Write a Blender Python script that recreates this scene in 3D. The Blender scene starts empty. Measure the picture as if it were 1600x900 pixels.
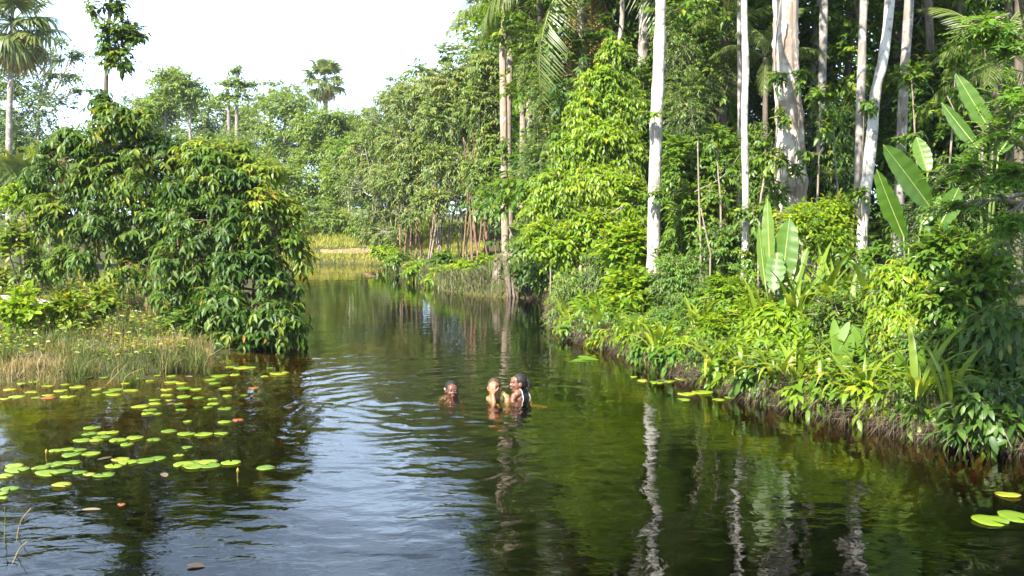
import bpy, math
import numpy as np
from mathutils import Vector, Matrix

S = bpy.context.scene
COL = S.collection
PI = math.pi

# ------------------------------------------------------------------ camera
F = 1555.0            # focal length in pixels of the 1600 px wide photograph
CAMH = 2.14           # the photographer stands on a low footbridge
PITCH = math.atan(120 / F)
cam = bpy.data.cameras.new('camera')
cam.sensor_width = 36
cam.lens = 36 * F / 1600
cam.clip_start = 0.1
cam.clip_end = 2000
cam_o = bpy.data.objects.new('camera', cam)
cam_o.location = (0, 0, CAMH)
cam_o.rotation_euler = (PI / 2 - PITCH, 0, 0)
COL.objects.link(cam_o)
S.camera = cam_o

# ------------------------------------------------------------------ sky, sun, exposure
SUN_EL = math.radians(46)
SUN_AZ = math.radians(216)          # clockwise from +Y: behind the camera, to its left
W = bpy.data.worlds.new('World')
S.world = W
W.use_nodes = True
nt = W.node_tree
nt.nodes.clear()
w_out = nt.nodes.new('ShaderNodeOutputWorld')
bg = nt.nodes.new('ShaderNodeBackground')
sky = nt.nodes.new('ShaderNodeTexSky')
sky.sky_type = 'NISHITA'
sky.sun_disc = False
sky.sun_elevation = SUN_EL
sky.sun_rotation = SUN_AZ
sky.dust_density = 1.5
tc = nt.nodes.new('ShaderNodeTexCoord')
mp = nt.nodes.new('ShaderNodeMapping')
mp.inputs['Scale'].default_value = (1, 1, 2.6)
nz = nt.nodes.new('ShaderNodeTexNoise')
nz.inputs['Scale'].default_value = 4.0
nz.inputs['Detail'].default_value = 7
nz.inputs['Roughness'].default_value = 0.56
rp = nt.nodes.new('ShaderNodeValToRGB')
rp.color_ramp.elements[0].position = 0.50
rp.color_ramp.elements[1].position = 0.72
sx = nt.nodes.new('ShaderNodeSeparateXYZ')
lo = nt.nodes.new('ShaderNodeMapRange')     # hazy cloud bank low over the horizon
lo.inputs['From Min'].default_value = 0.22
lo.inputs['From Max'].default_value = 0.52
lo.inputs['To Min'].default_value = 0.95
lo.inputs['To Max'].default_value = 0.0
mxm = nt.nodes.new('ShaderNodeMath')
mxm.operation = 'MAXIMUM'
mixc = nt.nodes.new('ShaderNodeMix')
mixc.data_type = 'RGBA'
mixc.inputs[7].default_value = (14.5, 19.0, 25.0, 1)     # sunlit cloud, on the scale of the sky
L = nt.links.new
L(tc.outputs['Generated'], mp.inputs[0]); L(mp.outputs[0], nz.inputs['Vector'])
L(nz.outputs[0], rp.inputs[0]); L(tc.outputs['Generated'], sx.inputs[0])
L(sx.outputs[2], lo.inputs[0]); L(rp.outputs[0], mxm.inputs[0])
brk = nt.nodes.new('ShaderNodeMapRange')     # breaks in the cloud bank
brk.inputs['From Min'].default_value = 0.38; brk.inputs['From Max'].default_value = 0.58; brk.inputs['To Min'].default_value = 0.35; brk.inputs['To Max'].default_value = 1.0
brm = nt.nodes.new('ShaderNodeMath'); brm.operation = 'MULTIPLY'
L(nz.outputs[0], brk.inputs[0]); L(brk.outputs[0], brm.inputs[0]); L(lo.outputs[0], brm.inputs[1]); L(brm.outputs[0], mxm.inputs[1])
L(mxm.outputs[0], mixc.inputs[0]); L(sky.outputs[0], mixc.inputs[6])
L(mixc.outputs[2], bg.inputs[0]); L(bg.outputs[0], w_out.inputs[0])
bg.inputs[1].default_value = 0.05

sun = bpy.data.lights.new('sun', 'SUN')
sun.energy = 5.0
sun.angle = math.radians(0.53)
sun.color = (1, 0.95, 0.86)
sun_o = bpy.data.objects.new('sun', sun)
SUNV = Vector((math.sin(SUN_AZ) * math.cos(SUN_EL), math.cos(SUN_AZ) * math.cos(SUN_EL), math.sin(SUN_EL)))
sun_o.rotation_euler = SUNV.to_track_quat('Z', 'Y').to_euler()
sun_o.location = (-20, -30, 40)
COL.objects.link(sun_o)

S.view_settings.view_transform = 'Standard'
S.view_settings.look = 'None'
S.view_settings.gamma = 1
S.view_settings.exposure = 1.9
S.render.engine = 'CYCLES'
S.cycles.max_bounces = 8
S.cycles.diffuse_bounces = 3
S.cycles.glossy_bounces = 3
S.cycles.transmission_bounces = 4
S.cycles.transparent_max_bounces = 8
S.cycles.caustics_reflective = False
S.cycles.caustics_refractive = False
S.cycles.use_denoising = True

# ------------------------------------------------------------------ pixels to places
CP, SP = math.cos(PITCH), math.sin(PITCH)
def ray(px, py):
    x = (px - 800) / F; v = -(py - 450) / F
    return np.array([x, CP + v * SP, -SP + v * CP])
def on_plane(px, py, z=0.0):
    d = ray(px, py)
    return np.array([0, 0, CAMH]) + d * ((z - CAMH) / d[2])
def at_Y(px, py, Y):
    d = ray(px, py)
    return np.array([0, 0, CAMH]) + d * (Y / d[1])
def proj(P):
    P = np.atleast_2d(P) - np.array([0, 0, CAMH])
    f = P[:, 1] * CP - P[:, 2] * SP
    u = P[:, 1] * SP + P[:, 2] * CP
    return 800 + F * P[:, 0] / f, 450 - F * u / f

# ------------------------------------------------------------------ mesh helpers
class MB:
    """collects vertices, faces and a per-vertex tint, then links ONE mesh object"""
    def __init__(s):
        s.V = []; s.Fs = []; s.T = []; s.n = 0
    def add(s, V, faces, tint=0.5):
        V = np.asarray(V, float).reshape(-1, 3)
        for f in faces:
            f = np.asarray(f, int)
            if len(f): s.Fs.append(f + s.n)
        s.V.append(V)
        s.T.append(np.full(len(V), tint) if np.isscalar(tint) else np.asarray(tint, float))
        s.n += len(V)
        return s
    def mesh(s, name, mat, smooth=True):
        me = bpy.data.meshes.new(name)
        V = np.concatenate(s.V)
        loops = np.concatenate([f.ravel() for f in s.Fs])
        tot = np.concatenate([np.full(len(f), f.shape[1]) for f in s.Fs])
        start = np.concatenate([[0], np.cumsum(tot)[:-1]])
        me.vertices.add(len(V)); me.vertices.foreach_set('co', V.ravel().astype(np.float32))
        me.loops.add(len(loops)); me.loops.foreach_set('vertex_index', loops.astype(np.int32))
        me.polygons.add(len(tot)); me.polygons.foreach_set('loop_start', start.astype(np.int32))
        me.polygons.foreach_set('use_smooth', np.full(len(tot), smooth))
        a = me.attributes.new('tint', 'FLOAT', 'POINT')
        a.data.foreach_set('value', np.concatenate(s.T).astype(np.float32))
        me.update(calc_edges=True)
        if mat: me.materials.append(mat)
        return me
    def build(s, name, mat, parent=None, smooth=True, loc=None):
        return link(name, s.mesh(name, mat, smooth), parent, loc)

def link(name, me, parent=None, loc=None):
    o = bpy.data.objects.new(name, me)
    COL.objects.link(o)
    if parent is not None: o.parent = parent
    if loc is not None: o.location = loc
    return o
def tag(o, label=None, cat=None, group=None, kind=None):
    if label: o['label'] = label
    if cat: o['category'] = cat
    if group: o['group'] = group
    if kind: o['kind'] = kind
    return o
def thing(name, label, cat, loc, group=None, rz=0.0):
    o = link(name, None)
    o.location = tuple(loc); o.rotation_euler = (0, 0, rz)
    return tag(o, label, cat, group)
def dup(root, loc, rz, scale, label=None, name=None):
    r = root.copy(); COL.objects.link(r)
    if name: r.name = name
    r.location = tuple(loc); r.rotation_euler = (0, 0, rz); r.scale = (scale,) * 3 if np.isscalar(scale) else scale
    if label: r['label'] = label
    for ch in list(root.children):
        c = ch.copy(); COL.objects.link(c); c.parent = r
    return r

def unit(v):
    v = np.asarray(v, float)
    return v / (np.linalg.norm(v, axis=-1, keepdims=True) + 1e-9)
def tubes(P, R, sides=5):
    """a batch of B tapered tubes: P (B,n,3), R (B,n) -> V, [quads]"""
    P = np.asarray(P, float); R = np.asarray(R, float)
    if P.ndim == 2: P = P[None]; R = R[None]
    B, n, _ = P.shape
    T = np.empty_like(P)
    T[:, 1:-1] = P[:, 2:] - P[:, :-2]; T[:, 0] = P[:, 1] - P[:, 0]; T[:, -1] = P[:, -1] - P[:, -2]
    T = unit(T)
    mean = unit(P[:, -1] - P[:, 0])
    ref = np.where(np.abs(mean[:, 2:3]) > 0.8, np.array([[1.0, 0, 0]]), np.array([[0, 0, 1.0]]))[:, None, :]
    U = unit(np.cross(T, np.broadcast_to(ref, T.shape))); Vv = np.cross(T, U)
    a = np.arange(sides) * 2 * PI / sides
    V = P[:, :, None, :] + R[:, :, None, None] * (np.cos(a)[None, None, :, None] * U[:, :, None, :] + np.sin(a)[None, None, :, None] * Vv[:, :, None, :])
    idx = np.arange(B * n * sides).reshape(B, n, sides)
    nx = np.roll(idx, -1, axis=2)
    q = np.stack([idx[:, :-1], nx[:, :-1], nx[:, 1:], idx[:, 1:]], -1).reshape(-1, 4)
    cap = idx[:, -1, ::1].reshape(B, sides)
    return V.reshape(-1, 3), [q, cap]
def curve_pts(pts, n):
    """smooth resample of a polyline (Catmull-Rom)"""
    p = np.asarray(pts, float)
    if len(p) == 2: return p[0] + (p[1] - p[0]) * np.linspace(0, 1, n)[:, None]
    q = np.vstack([2 * p[0] - p[1], p, 2 * p[-1] - p[-2]])
    t = np.linspace(0, len(p) - 1 - 1e-6, n); i = t.astype(int); u = (t - i)[:, None]
    a, b, c, d = q[i], q[i + 1], q[i + 2], q[i + 3]
    return 0.5 * (2 * b + (c - a) * u + (2 * a - 5 * b + 4 * c - d) * u ** 2 + (3 * b - a - 3 * c + d) * u ** 3)

# leaf templates: rows (along, across, out), faces
LEAF_NEAR = (np.array([(0, 0, 0), (.5, 0, .05), (1, 0, -.16), (.2, -.40, .07), (.62, -.42, .06), (.2, .40, .07), (.62, .42, .06)]),
             [np.array([(0, 3, 4, 1), (0, 1, 6, 5)]), np.array([(1, 4, 2), (1, 2, 6)])])
LEAF_MID = (np.array([(0, 0, 0), (1, 0, -.12), (.42, -.5, .07), (.42, .5, .07)]), [np.array([(0, 1, 2), (0, 3, 1)])])
def leaf_batch(mb, pos, axis, nrm, ln, wd, tmpl, tint):
    tv, tf = tmpl
    axis = unit(axis); side = unit(np.cross(nrm, axis)); nn = np.cross(axis, side)
    V = pos[:, None] + tv[None, :, 0:1] * (ln[:, None, None] * axis[:, None]) + tv[None, :, 1:2] * (wd[:, None, None] * side[:, None]) + tv[None, :, 2:3] * (ln[:, None, None] * nn[:, None])
    N, k = len(pos), len(tv)
    off = (np.arange(N) * k)[:, None, None]
    mb.add(V, [(off + f[None]).reshape(-1, f.shape[1]) for f in tf], np.repeat(tint, k))

def blob_twigs(c, R, n, rs, shell=2.0, up=0.25, clump=0.26, per=7):
    """twig origins and directions spread in clumps through an ellipsoid"""
    m = max(3, n // per)
    cu = unit(rs.normal(size=(m, 3))); cr = rs.random(m) ** (1 / (shell + 1.0))
    k = rs.integers(0, m, n)
    q = cu[k] * cr[k][:, None] * 0.92 + rs.normal(size=(n, 3)) * clump
    q *= np.minimum(1, 1.1 / (np.linalg.norm(q, axis=1, keepdims=True) + 1e-6))
    d = unit(unit(q) * 0.9 + np.array([0, 0, up]) + rs.normal(size=(n, 3)) * 0.45)
    return c + q * R, d
def sprays(o, d, rs, Lt, K, ll, lw, droop=0.25, ldroop=0.35, fan=0.75, flat=0.0):
    """leaves set alternately along drooping twigs -> pos, axis, normal, length, width, twig polylines"""
    T = len(o)
    L_ = Lt * (0.6 + 0.7 * rs.random(T))
    if flat: d = unit(d * np.array([1, 1, 1 - flat]))
    s = np.linspace(0.12, 1, K)[None, :, None]
    down = np.array([0, 0, -1.0])
    base = o[:, None] - d[:, None] * (L_ * 0.35)[:, None, None]
    P = base + d[:, None] * L_[:, None, None] * s + down * (droop * L_)[:, None, None] * s ** 2
    tan = unit(d[:, None] + down * droop * 2 * s)
    lat = unit(np.cross(tan, np.array([0, 0, 1.0])) + 1e-3)
    sg = np.where(np.arange(K) % 2, 1.0, -1.0)[None, :, None] * fan
    sg = np.broadcast_to(sg, (T, K, 1)).copy(); sg[:, -1] *= 0.1
    ax = unit(lat * sg + tan * 0.55 + down * ldroop + rs.normal(size=(T, K, 3)) * 0.22)
    nr = unit(np.array([0, 0, 1.0]) + 0.35 * d[:, None] + rs.normal(size=(T, K, 3)) * 0.33)
    ln = ll * (0.65 + 0.6 * rs.random((T, K))); wd = ln * lw
    pl = np.stack([base[:, 0], P[:, K // 2], P[:, -1]], 1)
    return P.reshape(-1, 3), ax.reshape(-1, 3), nr.reshape(-1, 3), ln.ravel(), wd.ravel(), pl

# ------------------------------------------------------------------ materials
def new_mat(name):
    m = bpy.data.materials.new(name); m.use_nodes = True
    n = m.node_tree.nodes; n.clear()
    return m, n, m.node_tree.links.new
def ramp(n, stops):
    r = n.new('ShaderNodeValToRGB'); e = r.color_ramp.elements
    while len(e) < len(stops): e.new(0.5)
    for i, (p, c) in enumerate(stops):
        e[i].position = p; e[i].color = (*c, 1)
    return r
def leaf_mat(name, stops, transl=0.42, rough=0.42, spec=0.45, tr_gain=(1.7, 1.5, 0.7), gain=(1.62, 1.58, .85), spots=None):
    m, n, l = new_mat(name)
    at = n.new('ShaderNodeAttribute'); at.attribute_name = 'tint'
    r = ramp(n, [(p_, (c_[0] * gain[0], c_[1] * gain[1], c_[2] * gain[2])) for p_, c_ in stops]); l(at.outputs['Fac'], r.inputs[0])
    p = n.new('ShaderNodeBsdfPrincipled')
    p.inputs['Roughness'].default_value = rough
    p.inputs['Specular IOR Level'].default_value = spec
    if spots:                                            # brown age spots and frayed patches
        tcn = n.new('ShaderNodeTexCoord'); oi = n.new('ShaderNodeObjectInfo'); ad = n.new('ShaderNodeVectorMath'); ad.operation = 'MULTIPLY_ADD'
        ad.inputs[1].default_value = spots[0]; l(tcn.outputs['Object'], ad.inputs[0])
        cb = n.new('ShaderNodeCombineXYZ'); mu = n.new('ShaderNodeMath'); mu.operation = 'MULTIPLY'; mu.inputs[1].default_value = 37
        l(oi.outputs['Random'], mu.inputs[0]); l(mu.outputs[0], cb.inputs[0]); l(mu.outputs[0], cb.inputs[1]); l(cb.outputs[0], ad.inputs[2])
        no = n.new('ShaderNodeTexNoise'); no.inputs['Scale'].default_value = 1; no.inputs['Detail'].default_value = 6; no.inputs['Roughness'].default_value = .7
        l(ad.outputs[0], no.inputs['Vector'])
        rr = ramp(n, [(spots[1], (0, 0, 0)), (spots[1] + .09, (.85, .85, .85))]); l(no.outputs[0], rr.inputs[0])
        ms = n.new('ShaderNodeMix'); ms.data_type = 'RGBA'; ms.inputs[7].default_value = (*spots[2], 1)
        l(rr.outputs[0], ms.inputs[0]); l(r.outputs[0], ms.inputs[6]); col_out = ms.outputs[2]
    else: col_out = r.outputs[0]
    l(col_out, p.inputs['Base Color'])
    g = n.new('ShaderNodeMix'); g.data_type = 'RGBA'; g.blend_type = 'MULTIPLY'; g.inputs[0].default_value = 1
    g.inputs[7].default_value = (*tr_gain, 1)
    l(col_out, g.inputs[6])
    t = n.new('ShaderNodeBsdfTranslucent'); l(g.outputs[2], t.inputs[0])
    mx = n.new('ShaderNodeMixShader'); mx.inputs[0].default_value = min(.55, transl + .06)
    l(p.outputs[0], mx.inputs[1]); l(t.outputs[0], mx.inputs[2])
    o = n.new('ShaderNodeOutputMaterial'); l(mx.outputs[0], o.inputs[0])
    return m
def bark_mat(name, c1, c2, c3, scale=6.0, stretch=0.25, bump=0.4, patch=0.55):
    """streaked bark c1..c2 with lichen patches c3"""
    m, n, l = new_mat(name)
    t = n.new('ShaderNodeTexCoord'); mpn = n.new('ShaderNodeMapping'); mpn.inputs['Scale'].default_value = (1, 1, stretch)
    l(t.outputs['Object'], mpn.inputs[0])
    a = n.new('ShaderNodeTexNoise'); a.inputs['Scale'].default_value = scale * 3; a.inputs['Detail'].default_value = 6
    l(mpn.outputs[0], a.inputs['Vector'])
    b = n.new('ShaderNodeTexNoise'); b.inputs['Scale'].default_value = scale * 0.7; b.inputs['Detail'].default_value = 8; b.inputs['Roughness'].default_value = 0.65
    l(t.outputs['Object'], b.inputs['Vector'])
    r1 = ramp(n, [(0.3, c1), (0.7, c2)]); l(a.outputs[0], r1.inputs[0])
    r2 = ramp(n, [(patch, (0, 0, 0)), (patch + 0.07, (1, 1, 1))]); l(b.outputs[0], r2.inputs[0])
    mx = n.new('ShaderNodeMix'); mx.data_type = 'RGBA'; mx.inputs[7].default_value = (*c3, 1)
    l(r2.outputs[0], mx.inputs[0]); l(r1.outputs[0], mx.inputs[6])
    p = n.new('ShaderNodeBsdfPrincipled'); p.inputs['Roughness'].default_value = 0.85; p.inputs['Specular IOR Level'].default_value = 0.2
    l(mx.outputs[2], p.inputs['Base Color'])
    bp = n.new('ShaderNodeBump'); bp.inputs['Strength'].default_value = bump; bp.inputs['Distance'].default_value = 0.03
    l(a.outputs[0], bp.inputs['Height']); l(bp.outputs[0], p.inputs['Normal'])
    o = n.new('ShaderNodeOutputMaterial'); l(p.outputs[0], o.inputs[0])
    return m
def plain_mat(name, c, rough=0.6, spec=0.3, var=0.25, scale=25.0, bump=0.0, sss=0.0):
    m, n, l = new_mat(name)
    t = n.new('ShaderNodeTexCoord')
    a = n.new('ShaderNodeTexNoise'); a.inputs['Scale'].default_value = scale; a.inputs['Detail'].default_value = 5
    l(t.outputs['Object'], a.inputs['Vector'])
    c = np.array(c)
    r = ramp(n, [(0.3, c * (1 - var)), (0.7, np.minimum(1, c * (1 + var)))]); l(a.outputs[0], r.inputs[0])
    p = n.new('ShaderNodeBsdfPrincipled'); p.inputs['Roughness'].default_value = rough; p.inputs['Specular IOR Level'].default_value = spec
    l(r.outputs[0], p.inputs['Base Color'])
    if sss:
        p.inputs['Subsurface Weight'].default_value = sss; p.inputs['Subsurface Radius'].default_value = (0.01, 0.004, 0.002)
    if bump:
        bp = n.new('ShaderNodeBump'); bp.inputs['Strength'].default_value = bump; bp.inputs['Distance'].default_value = 0.01
        l(a.outputs[0], bp.inputs['Height']); l(bp.outputs[0], p.inputs['Normal'])
    o = n.new('ShaderNodeOutputMaterial'); l(p.outputs[0], o.inputs[0])
    return m

M = {}
# leaf colours: (tint position, colour)
M['bush'] = leaf_mat('bush_leaf', [(0, (.015, .04, .010)), (.45, (.036, .078, .018)), (.8, (.08, .125, .025)), (.96, (.14, .15, .026)), (1, (.15, .08, .025))], .36, .45, .3)
M['bush_yellow'] = leaf_mat('bush_leaf_young', [(0, (.04, .085, .014)), (.5, (.09, .14, .022)), (.9, (.17, .20, .03)), (1, (.22, .15, .03))], .38, .38, .5)
M['olive'] = leaf_mat('olive_leaf', [(0, (.04, .08, .022)), (.5, (.075, .125, .035)), (.85, (.12, .16, .045)), (1, (.17, .15, .06))], .35, .5, .4)
M['lime'] = leaf_mat('lime_leaf', [(0, (.055, .11, .012)), (.5, (.10, .175, .016)), (.9, (.16, .22, .02)), (1, (.24, .24, .03))], .45, .4, .4)
M['green'] = leaf_mat('forest_leaf', [(0, (.022, .06, .012)), (.5, (.05, .105, .018)), (.9, (.09, .15, .025)), (1, (.16, .17, .03))], .38, .4, .45)
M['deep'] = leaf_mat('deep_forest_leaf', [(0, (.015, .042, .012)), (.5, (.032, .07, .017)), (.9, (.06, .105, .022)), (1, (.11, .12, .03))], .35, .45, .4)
M['far'] = leaf_mat('far_tree_leaf', [(0, (.05, .09, .035)), (.5, (.085, .135, .045)), (.9, (.125, .175, .055)), (1, (.17, .19, .07))], .35, .5, .35)
M['far_dark'] = leaf_mat('far_dark_leaf', [(0, (.035, .065, .03)), (.5, (.06, .10, .04)), (1, (.095, .14, .05))], .3, .5, .35)
M['fern'] = leaf_mat('fern_leaf', [(0, (.03, .08, .018)), (.6, (.06, .13, .022)), (1, (.10, .17, .03))], .4, .45, .35)
M['palm'] = leaf_mat('palm_leaf', [(0, (.04, .065, .028)), (.6, (.075, .11, .045)), (1, (.14, .15, .07))], .3, .42, .5)
M['palm_dry'] = leaf_mat('dry_palm_leaf', [(0, (.16, .12, .07)), (.6, (.26, .20, .12)), (1, (.36, .29, .18))], .3, .7, .2, (1.2, 1.0, .8))
M['banana'] = leaf_mat('banana_leaf', [(0, (.05, .11, .015)), (.5, (.075, .15, .02)), (.85, (.11, .18, .025)), (1, (.26, .19, .03))], .36, .4, .4, gain=(1.05, 1.1, .85), spots=((9, 3, 3), .62, (.16, .10, .03)))
M['strap'] = leaf_mat('strap_leaf', [(0, (.06, .11, .016)), (.5, (.11, .16, .025)), (.85, (.18, .20, .04)), (1, (.32, .27, .08))], .4, .42, .4)
M['arrow'] = leaf_mat('arrow_leaf', [(0, (.045, .10, .016)), (.6, (.075, .14, .02)), (1, (.11, .18, .025))], .4, .48, .3)
M['pad'] = leaf_mat('lily_pad', [(0, (.07, .125, .016)), (.5, (.12, .175, .02)), (.8, (.16, .19, .028)), (.93, (.20, .14, .035)), (1, (.17, .06, .025))], .15, .35, .5, spots=((3.2, 3.2, 3.2), .60, (.17, .12, .03)))
M['grass'] = leaf_mat('bank_grass', [(0, (.055, .09, .022)), (.35, (.10, .14, .035)), (.6, (.18, .18, .065)), (.8, (.27, .21, .10)), (1, (.34, .27, .16))], .35, .6, .25, (1.4, 1.3, .8), (1.05, 1.02, .9))
M['grass_far'] = leaf_mat('meadow_grass', [(0, (.09, .14, .03)), (.5, (.16, .20, .045)), (1, (.30, .27, .11))], .45, .6, .25, (1.5, 1.4, .8), (1.5, 1.5, .8))
M['thatch'] = leaf_mat('dead_thatch', [(0, (.075, .05, .032)), (.4, (.15, .11, .07)), (.75, (.25, .20, .125)), (.9, (.30, .26, .15)), (1, (.13, .19, .035))], .2, .75, .15, (1.1, 1, .9), (.9, .95, 1))
M['white_bark'] = bark_mat('white_bark', (.20, .175, .14), (.42, .39, .345), (.56, .53, .48), 6, .45, .6, .46)
M['pale_bark'] = bark_mat('pale_bark', (.16, .135, .11), (.30, .27, .23), (.44, .41, .36), 6, .3, .5, .52)
M['big_bark'] = bark_mat('buttress_bark', (.20, .145, .11), (.40, .33, .27), (.54, .49, .43), 3.0, .12, 1.0, .50)
M['pink_bark'] = bark_mat('pinkish_bark', (.22, .16, .115), (.34, .265, .20), (.38, .33, .27), 6, .3, .4, .58)
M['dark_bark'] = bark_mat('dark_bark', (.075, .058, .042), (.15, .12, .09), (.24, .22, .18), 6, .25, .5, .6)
M['stem'] = bark_mat('reddish_stem', (.13, .075, .05), (.25, .155, .105), (.32, .25, .19), 8, .25, .4, .6)
M['grey_stem'] = bark_mat('grey_stem', (.17, .135, .10), (.30, .25, .19), (.40, .35, .29), 8, .25, .4, .58)
M['green_stem'] = plain_mat('green_stalk', (.10, .15, .03), .5)
M['root'] = bark_mat('root', (.085, .06, .042), (.17, .125, .085), (.25, .20, .15), 9, .3, .6, .6)

# ------------------------------------------------------------------ the creek's outline (water edge at z = 0)
def px_line(pts): return [tuple(on_plane(a, b)[:2]) for a, b in pts]
POLY = np.array([(-16, 11.0), (-11, 12.2)] +
    px_line([(-60, 599), (30, 597), (110, 593), (200, 590), (270, 582), (318, 570), (332, 556), (372, 541), (425, 533), (460, 526), (467, 512)]) +
    [(-4.35, 19.0), (-4.75, 22), (-5.9, 27), (-7.2, 33), (-8.2, 36.5), (-8.9, 38.5), (-8.6, 40.2), (-7.2, 40.6)] +
    px_line([(560, 413), (598, 416), (622, 428), (645, 440), (690, 453), (735, 460), (772, 464), (830, 466), (862, 470), (866, 484), (868, 505), (890, 525), (925, 540), (965, 549), (1010, 566), (1055, 586), (1100, 600), (1150, 615), (1200, 630), (1255, 642), (1300, 652), (1350, 664), (1400, 676), (1450, 687), (1500, 697), (1560, 705), (1620, 712)]) +
    [(5.6, 8.3), (7.2, 7.4), (9.0, 5.5), (10.5, 2), (10.5, -5), (7, -10), (-8, -10), (-15, -7), (-18, 3)])
def sdist(x, y):
    """signed distance to the creek's edge, positive on land"""
    x = np.asarray(x, float); y = np.asarray(y, float)
    d = np.full(x.shape, 1e9); ins = np.zeros(x.shape, bool)
    A = POLY; B = np.roll(POLY, -1, 0)
    for (ax, ay), (bx, by) in zip(A, B):
        ex, ey = bx - ax, by - ay
        t = np.clip(((x - ax) * ex + (y - ay) * ey) / (ex * ex + ey * ey + 1e-12), 0, 1)
        d = np.minimum(d, (x - ax - t * ex) ** 2 + (y - ay - t * ey) ** 2)
        if ay != by:
            c = ((ay > y) != (by > y)) & (x < (bx - ax) * (y - ay) / (by - ay) + ax)
            ins ^= c
    d = np.sqrt(d)
    d = np.where(ins, -d, d)
    return d + (.06 * np.sin(4.3 * x + 1.7 * y) + .045 * np.sin(9.1 * y - 5.2 * x) + .02 * np.sin(17 * x + 13 * y)) * (np.abs(d) < 2)
def sm(a, b, v):
    t = np.clip((np.asarray(v, float) - a) / (b - a), 0, 1)
    return t * t * (3 - 2 * t)
def H(x, y):
    x = np.asarray(x, float); y = np.asarray(y, float)
    s = sdist(x, y)
    xc = np.interp(y, [0, 10, 17, 25, 36, 42, 60], [-1, -1, -1, -2.5, -6, -7.2, -9])
    wr = sm(-0.6, 0.6, x - xc); wf = sm(37.5, 40.5, y) * sm(14, 10, np.abs(x + 7.5))
    left = 0.13 * sm(0, .35, s) + 0.085 * np.clip(s - .2, 0, 4.5)
    right = 0.25 * sm(-.04, .20, s) + 0.07 * np.clip(s - .2, 0, 8)
    far = 0.14 * sm(0, .5, s) + 0.15 * np.clip(s - .3, 0, 8)
    knob = 0.42 * sm(1.5, .3, np.hypot((x - .1), (y - 25.5))) * sm(0, .35, s)
    land = left * (1 - wr) + right * wr
    land = land * (1 - wf) + far * wf + knob
    n = .035 * np.sin(3.1 * x + 1.3 * y) * np.sin(2.3 * y - .7 * x) + .02 * np.sin(7.3 * x + 2) * np.sin(6.1 * y) + .012 * np.sin(15 * x - 3 * y) * np.sin(13 * y + 4 * x)
    dep = -s
    bl = .07 * sm(0, .3, dep) + .05 * np.clip(dep - .1, 0, 3.5) + .28 * np.clip(dep - 3.6, 0, 4)
    br = .60 * sm(0, .14, dep) + .42 * np.clip(dep - .1, 0, 3)
    bed = -np.minimum(bl * (1 - wr) + br * wr, 1.0)
    return np.where(s > 0, land + n * sm(.1, .5, s), bed + n * .8 * sm(.05, .4, dep))
def gz(x, y): return float(H(np.array([x]), np.array([y]))[0])

def grid_mesh(xs, ys, zf):
    X, Y = np.meshgrid(xs, ys)
    V = np.stack([X, Y, zf(X, Y)], -1).reshape(-1, 3)
    nx, ny = len(xs), len(ys)
    i = np.arange(nx * ny).reshape(ny, nx)
    q = np.stack([i[:-1, :-1], i[:-1, 1:], i[1:, 1:], i[1:, :-1]], -1).reshape(-1, 4)
    return V, q
def spaced(*parts):
    return np.unique(np.round(np.concatenate([np.arange(a, b, s) for a, b, s in parts]), 4))

m, n, l = new_mat('ground')
t = n.new('ShaderNodeTexCoord')
a = n.new('ShaderNodeTexNoise'); a.inputs['Scale'].default_value = 1.1; a.inputs['Detail'].default_value = 9; a.inputs['Roughness'].default_value = .65
b = n.new('ShaderNodeTexNoise'); b.inputs['Scale'].default_value = 11; b.inputs['Detail'].default_value = 8; b.inputs['Roughness'].default_value = .7
c = n.new('ShaderNodeTexVoronoi'); c.inputs['Scale'].default_value = 24
for q in (a, b, c): l(t.outputs['Object'], q.inputs['Vector'])
r1 = ramp(n, [(.32, (.03, .026, .014)), (.5, (.05, .05, .02)), (.62, (.05, .065, .018)), (.8, (.09, .085, .04))]); l(b.outputs[0], r1.inputs[0])
r2 = ramp(n, [(.35, (.035, .05, .014)), (.55, (.06, .058, .026)), (.7, (.10, .08, .05))]); l(a.outputs[0], r2.inputs[0])
mx = n.new('ShaderNodeMix'); mx.data_type = 'RGBA'; mx.inputs[0].default_value = .5
l(r1.outputs[0], mx.inputs[6]); l(r2.outputs[0], mx.inputs[7])
# the creek bed: olive weed over dark peat
at = n.new('ShaderNodeAttribute'); at.attribute_name = 'tint'
d = n.new('ShaderNodeTexNoise'); d.inputs['Scale'].default_value = 5; d.inputs['Detail'].default_value = 9; d.inputs['Roughness'].default_value = .72; d.inputs['Distortion'].default_value = 1.2
l(t.outputs['Object'], d.inputs['Vector'])
r3 = ramp(n, [(.36, (.03, .024, .011)), (.5, (.085, .075, .022)), (.62, (.15, .14, .035)), (.75, (.20, .155, .075))]); l(d.outputs[0], r3.inputs[0])
m2 = n.new('ShaderNodeMix'); m2.data_type = 'RGBA'; l(at.outputs['Fac'], m2.inputs[0]); l(mx.outputs[2], m2.inputs[6]); l(r3.outputs[0], m2.inputs[7])
p = n.new('ShaderNodeBsdfPrincipled'); p.inputs['Roughness'].default_value = .9; p.inputs['Specular IOR Level'].default_value = .15
l(m2.outputs[2], p.inputs['Base Color'])
bp = n.new('ShaderNodeBump'); bp.inputs['Strength'].default_value = .8; bp.inputs['Distance'].default_value = .05
l(b.outputs[0], bp.inputs['Height']); l(bp.outputs[0], p.inputs['Normal'])
o = n.new('ShaderNodeOutputMaterial'); l(p.outputs[0], o.inputs[0])
M['ground'] = m

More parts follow.
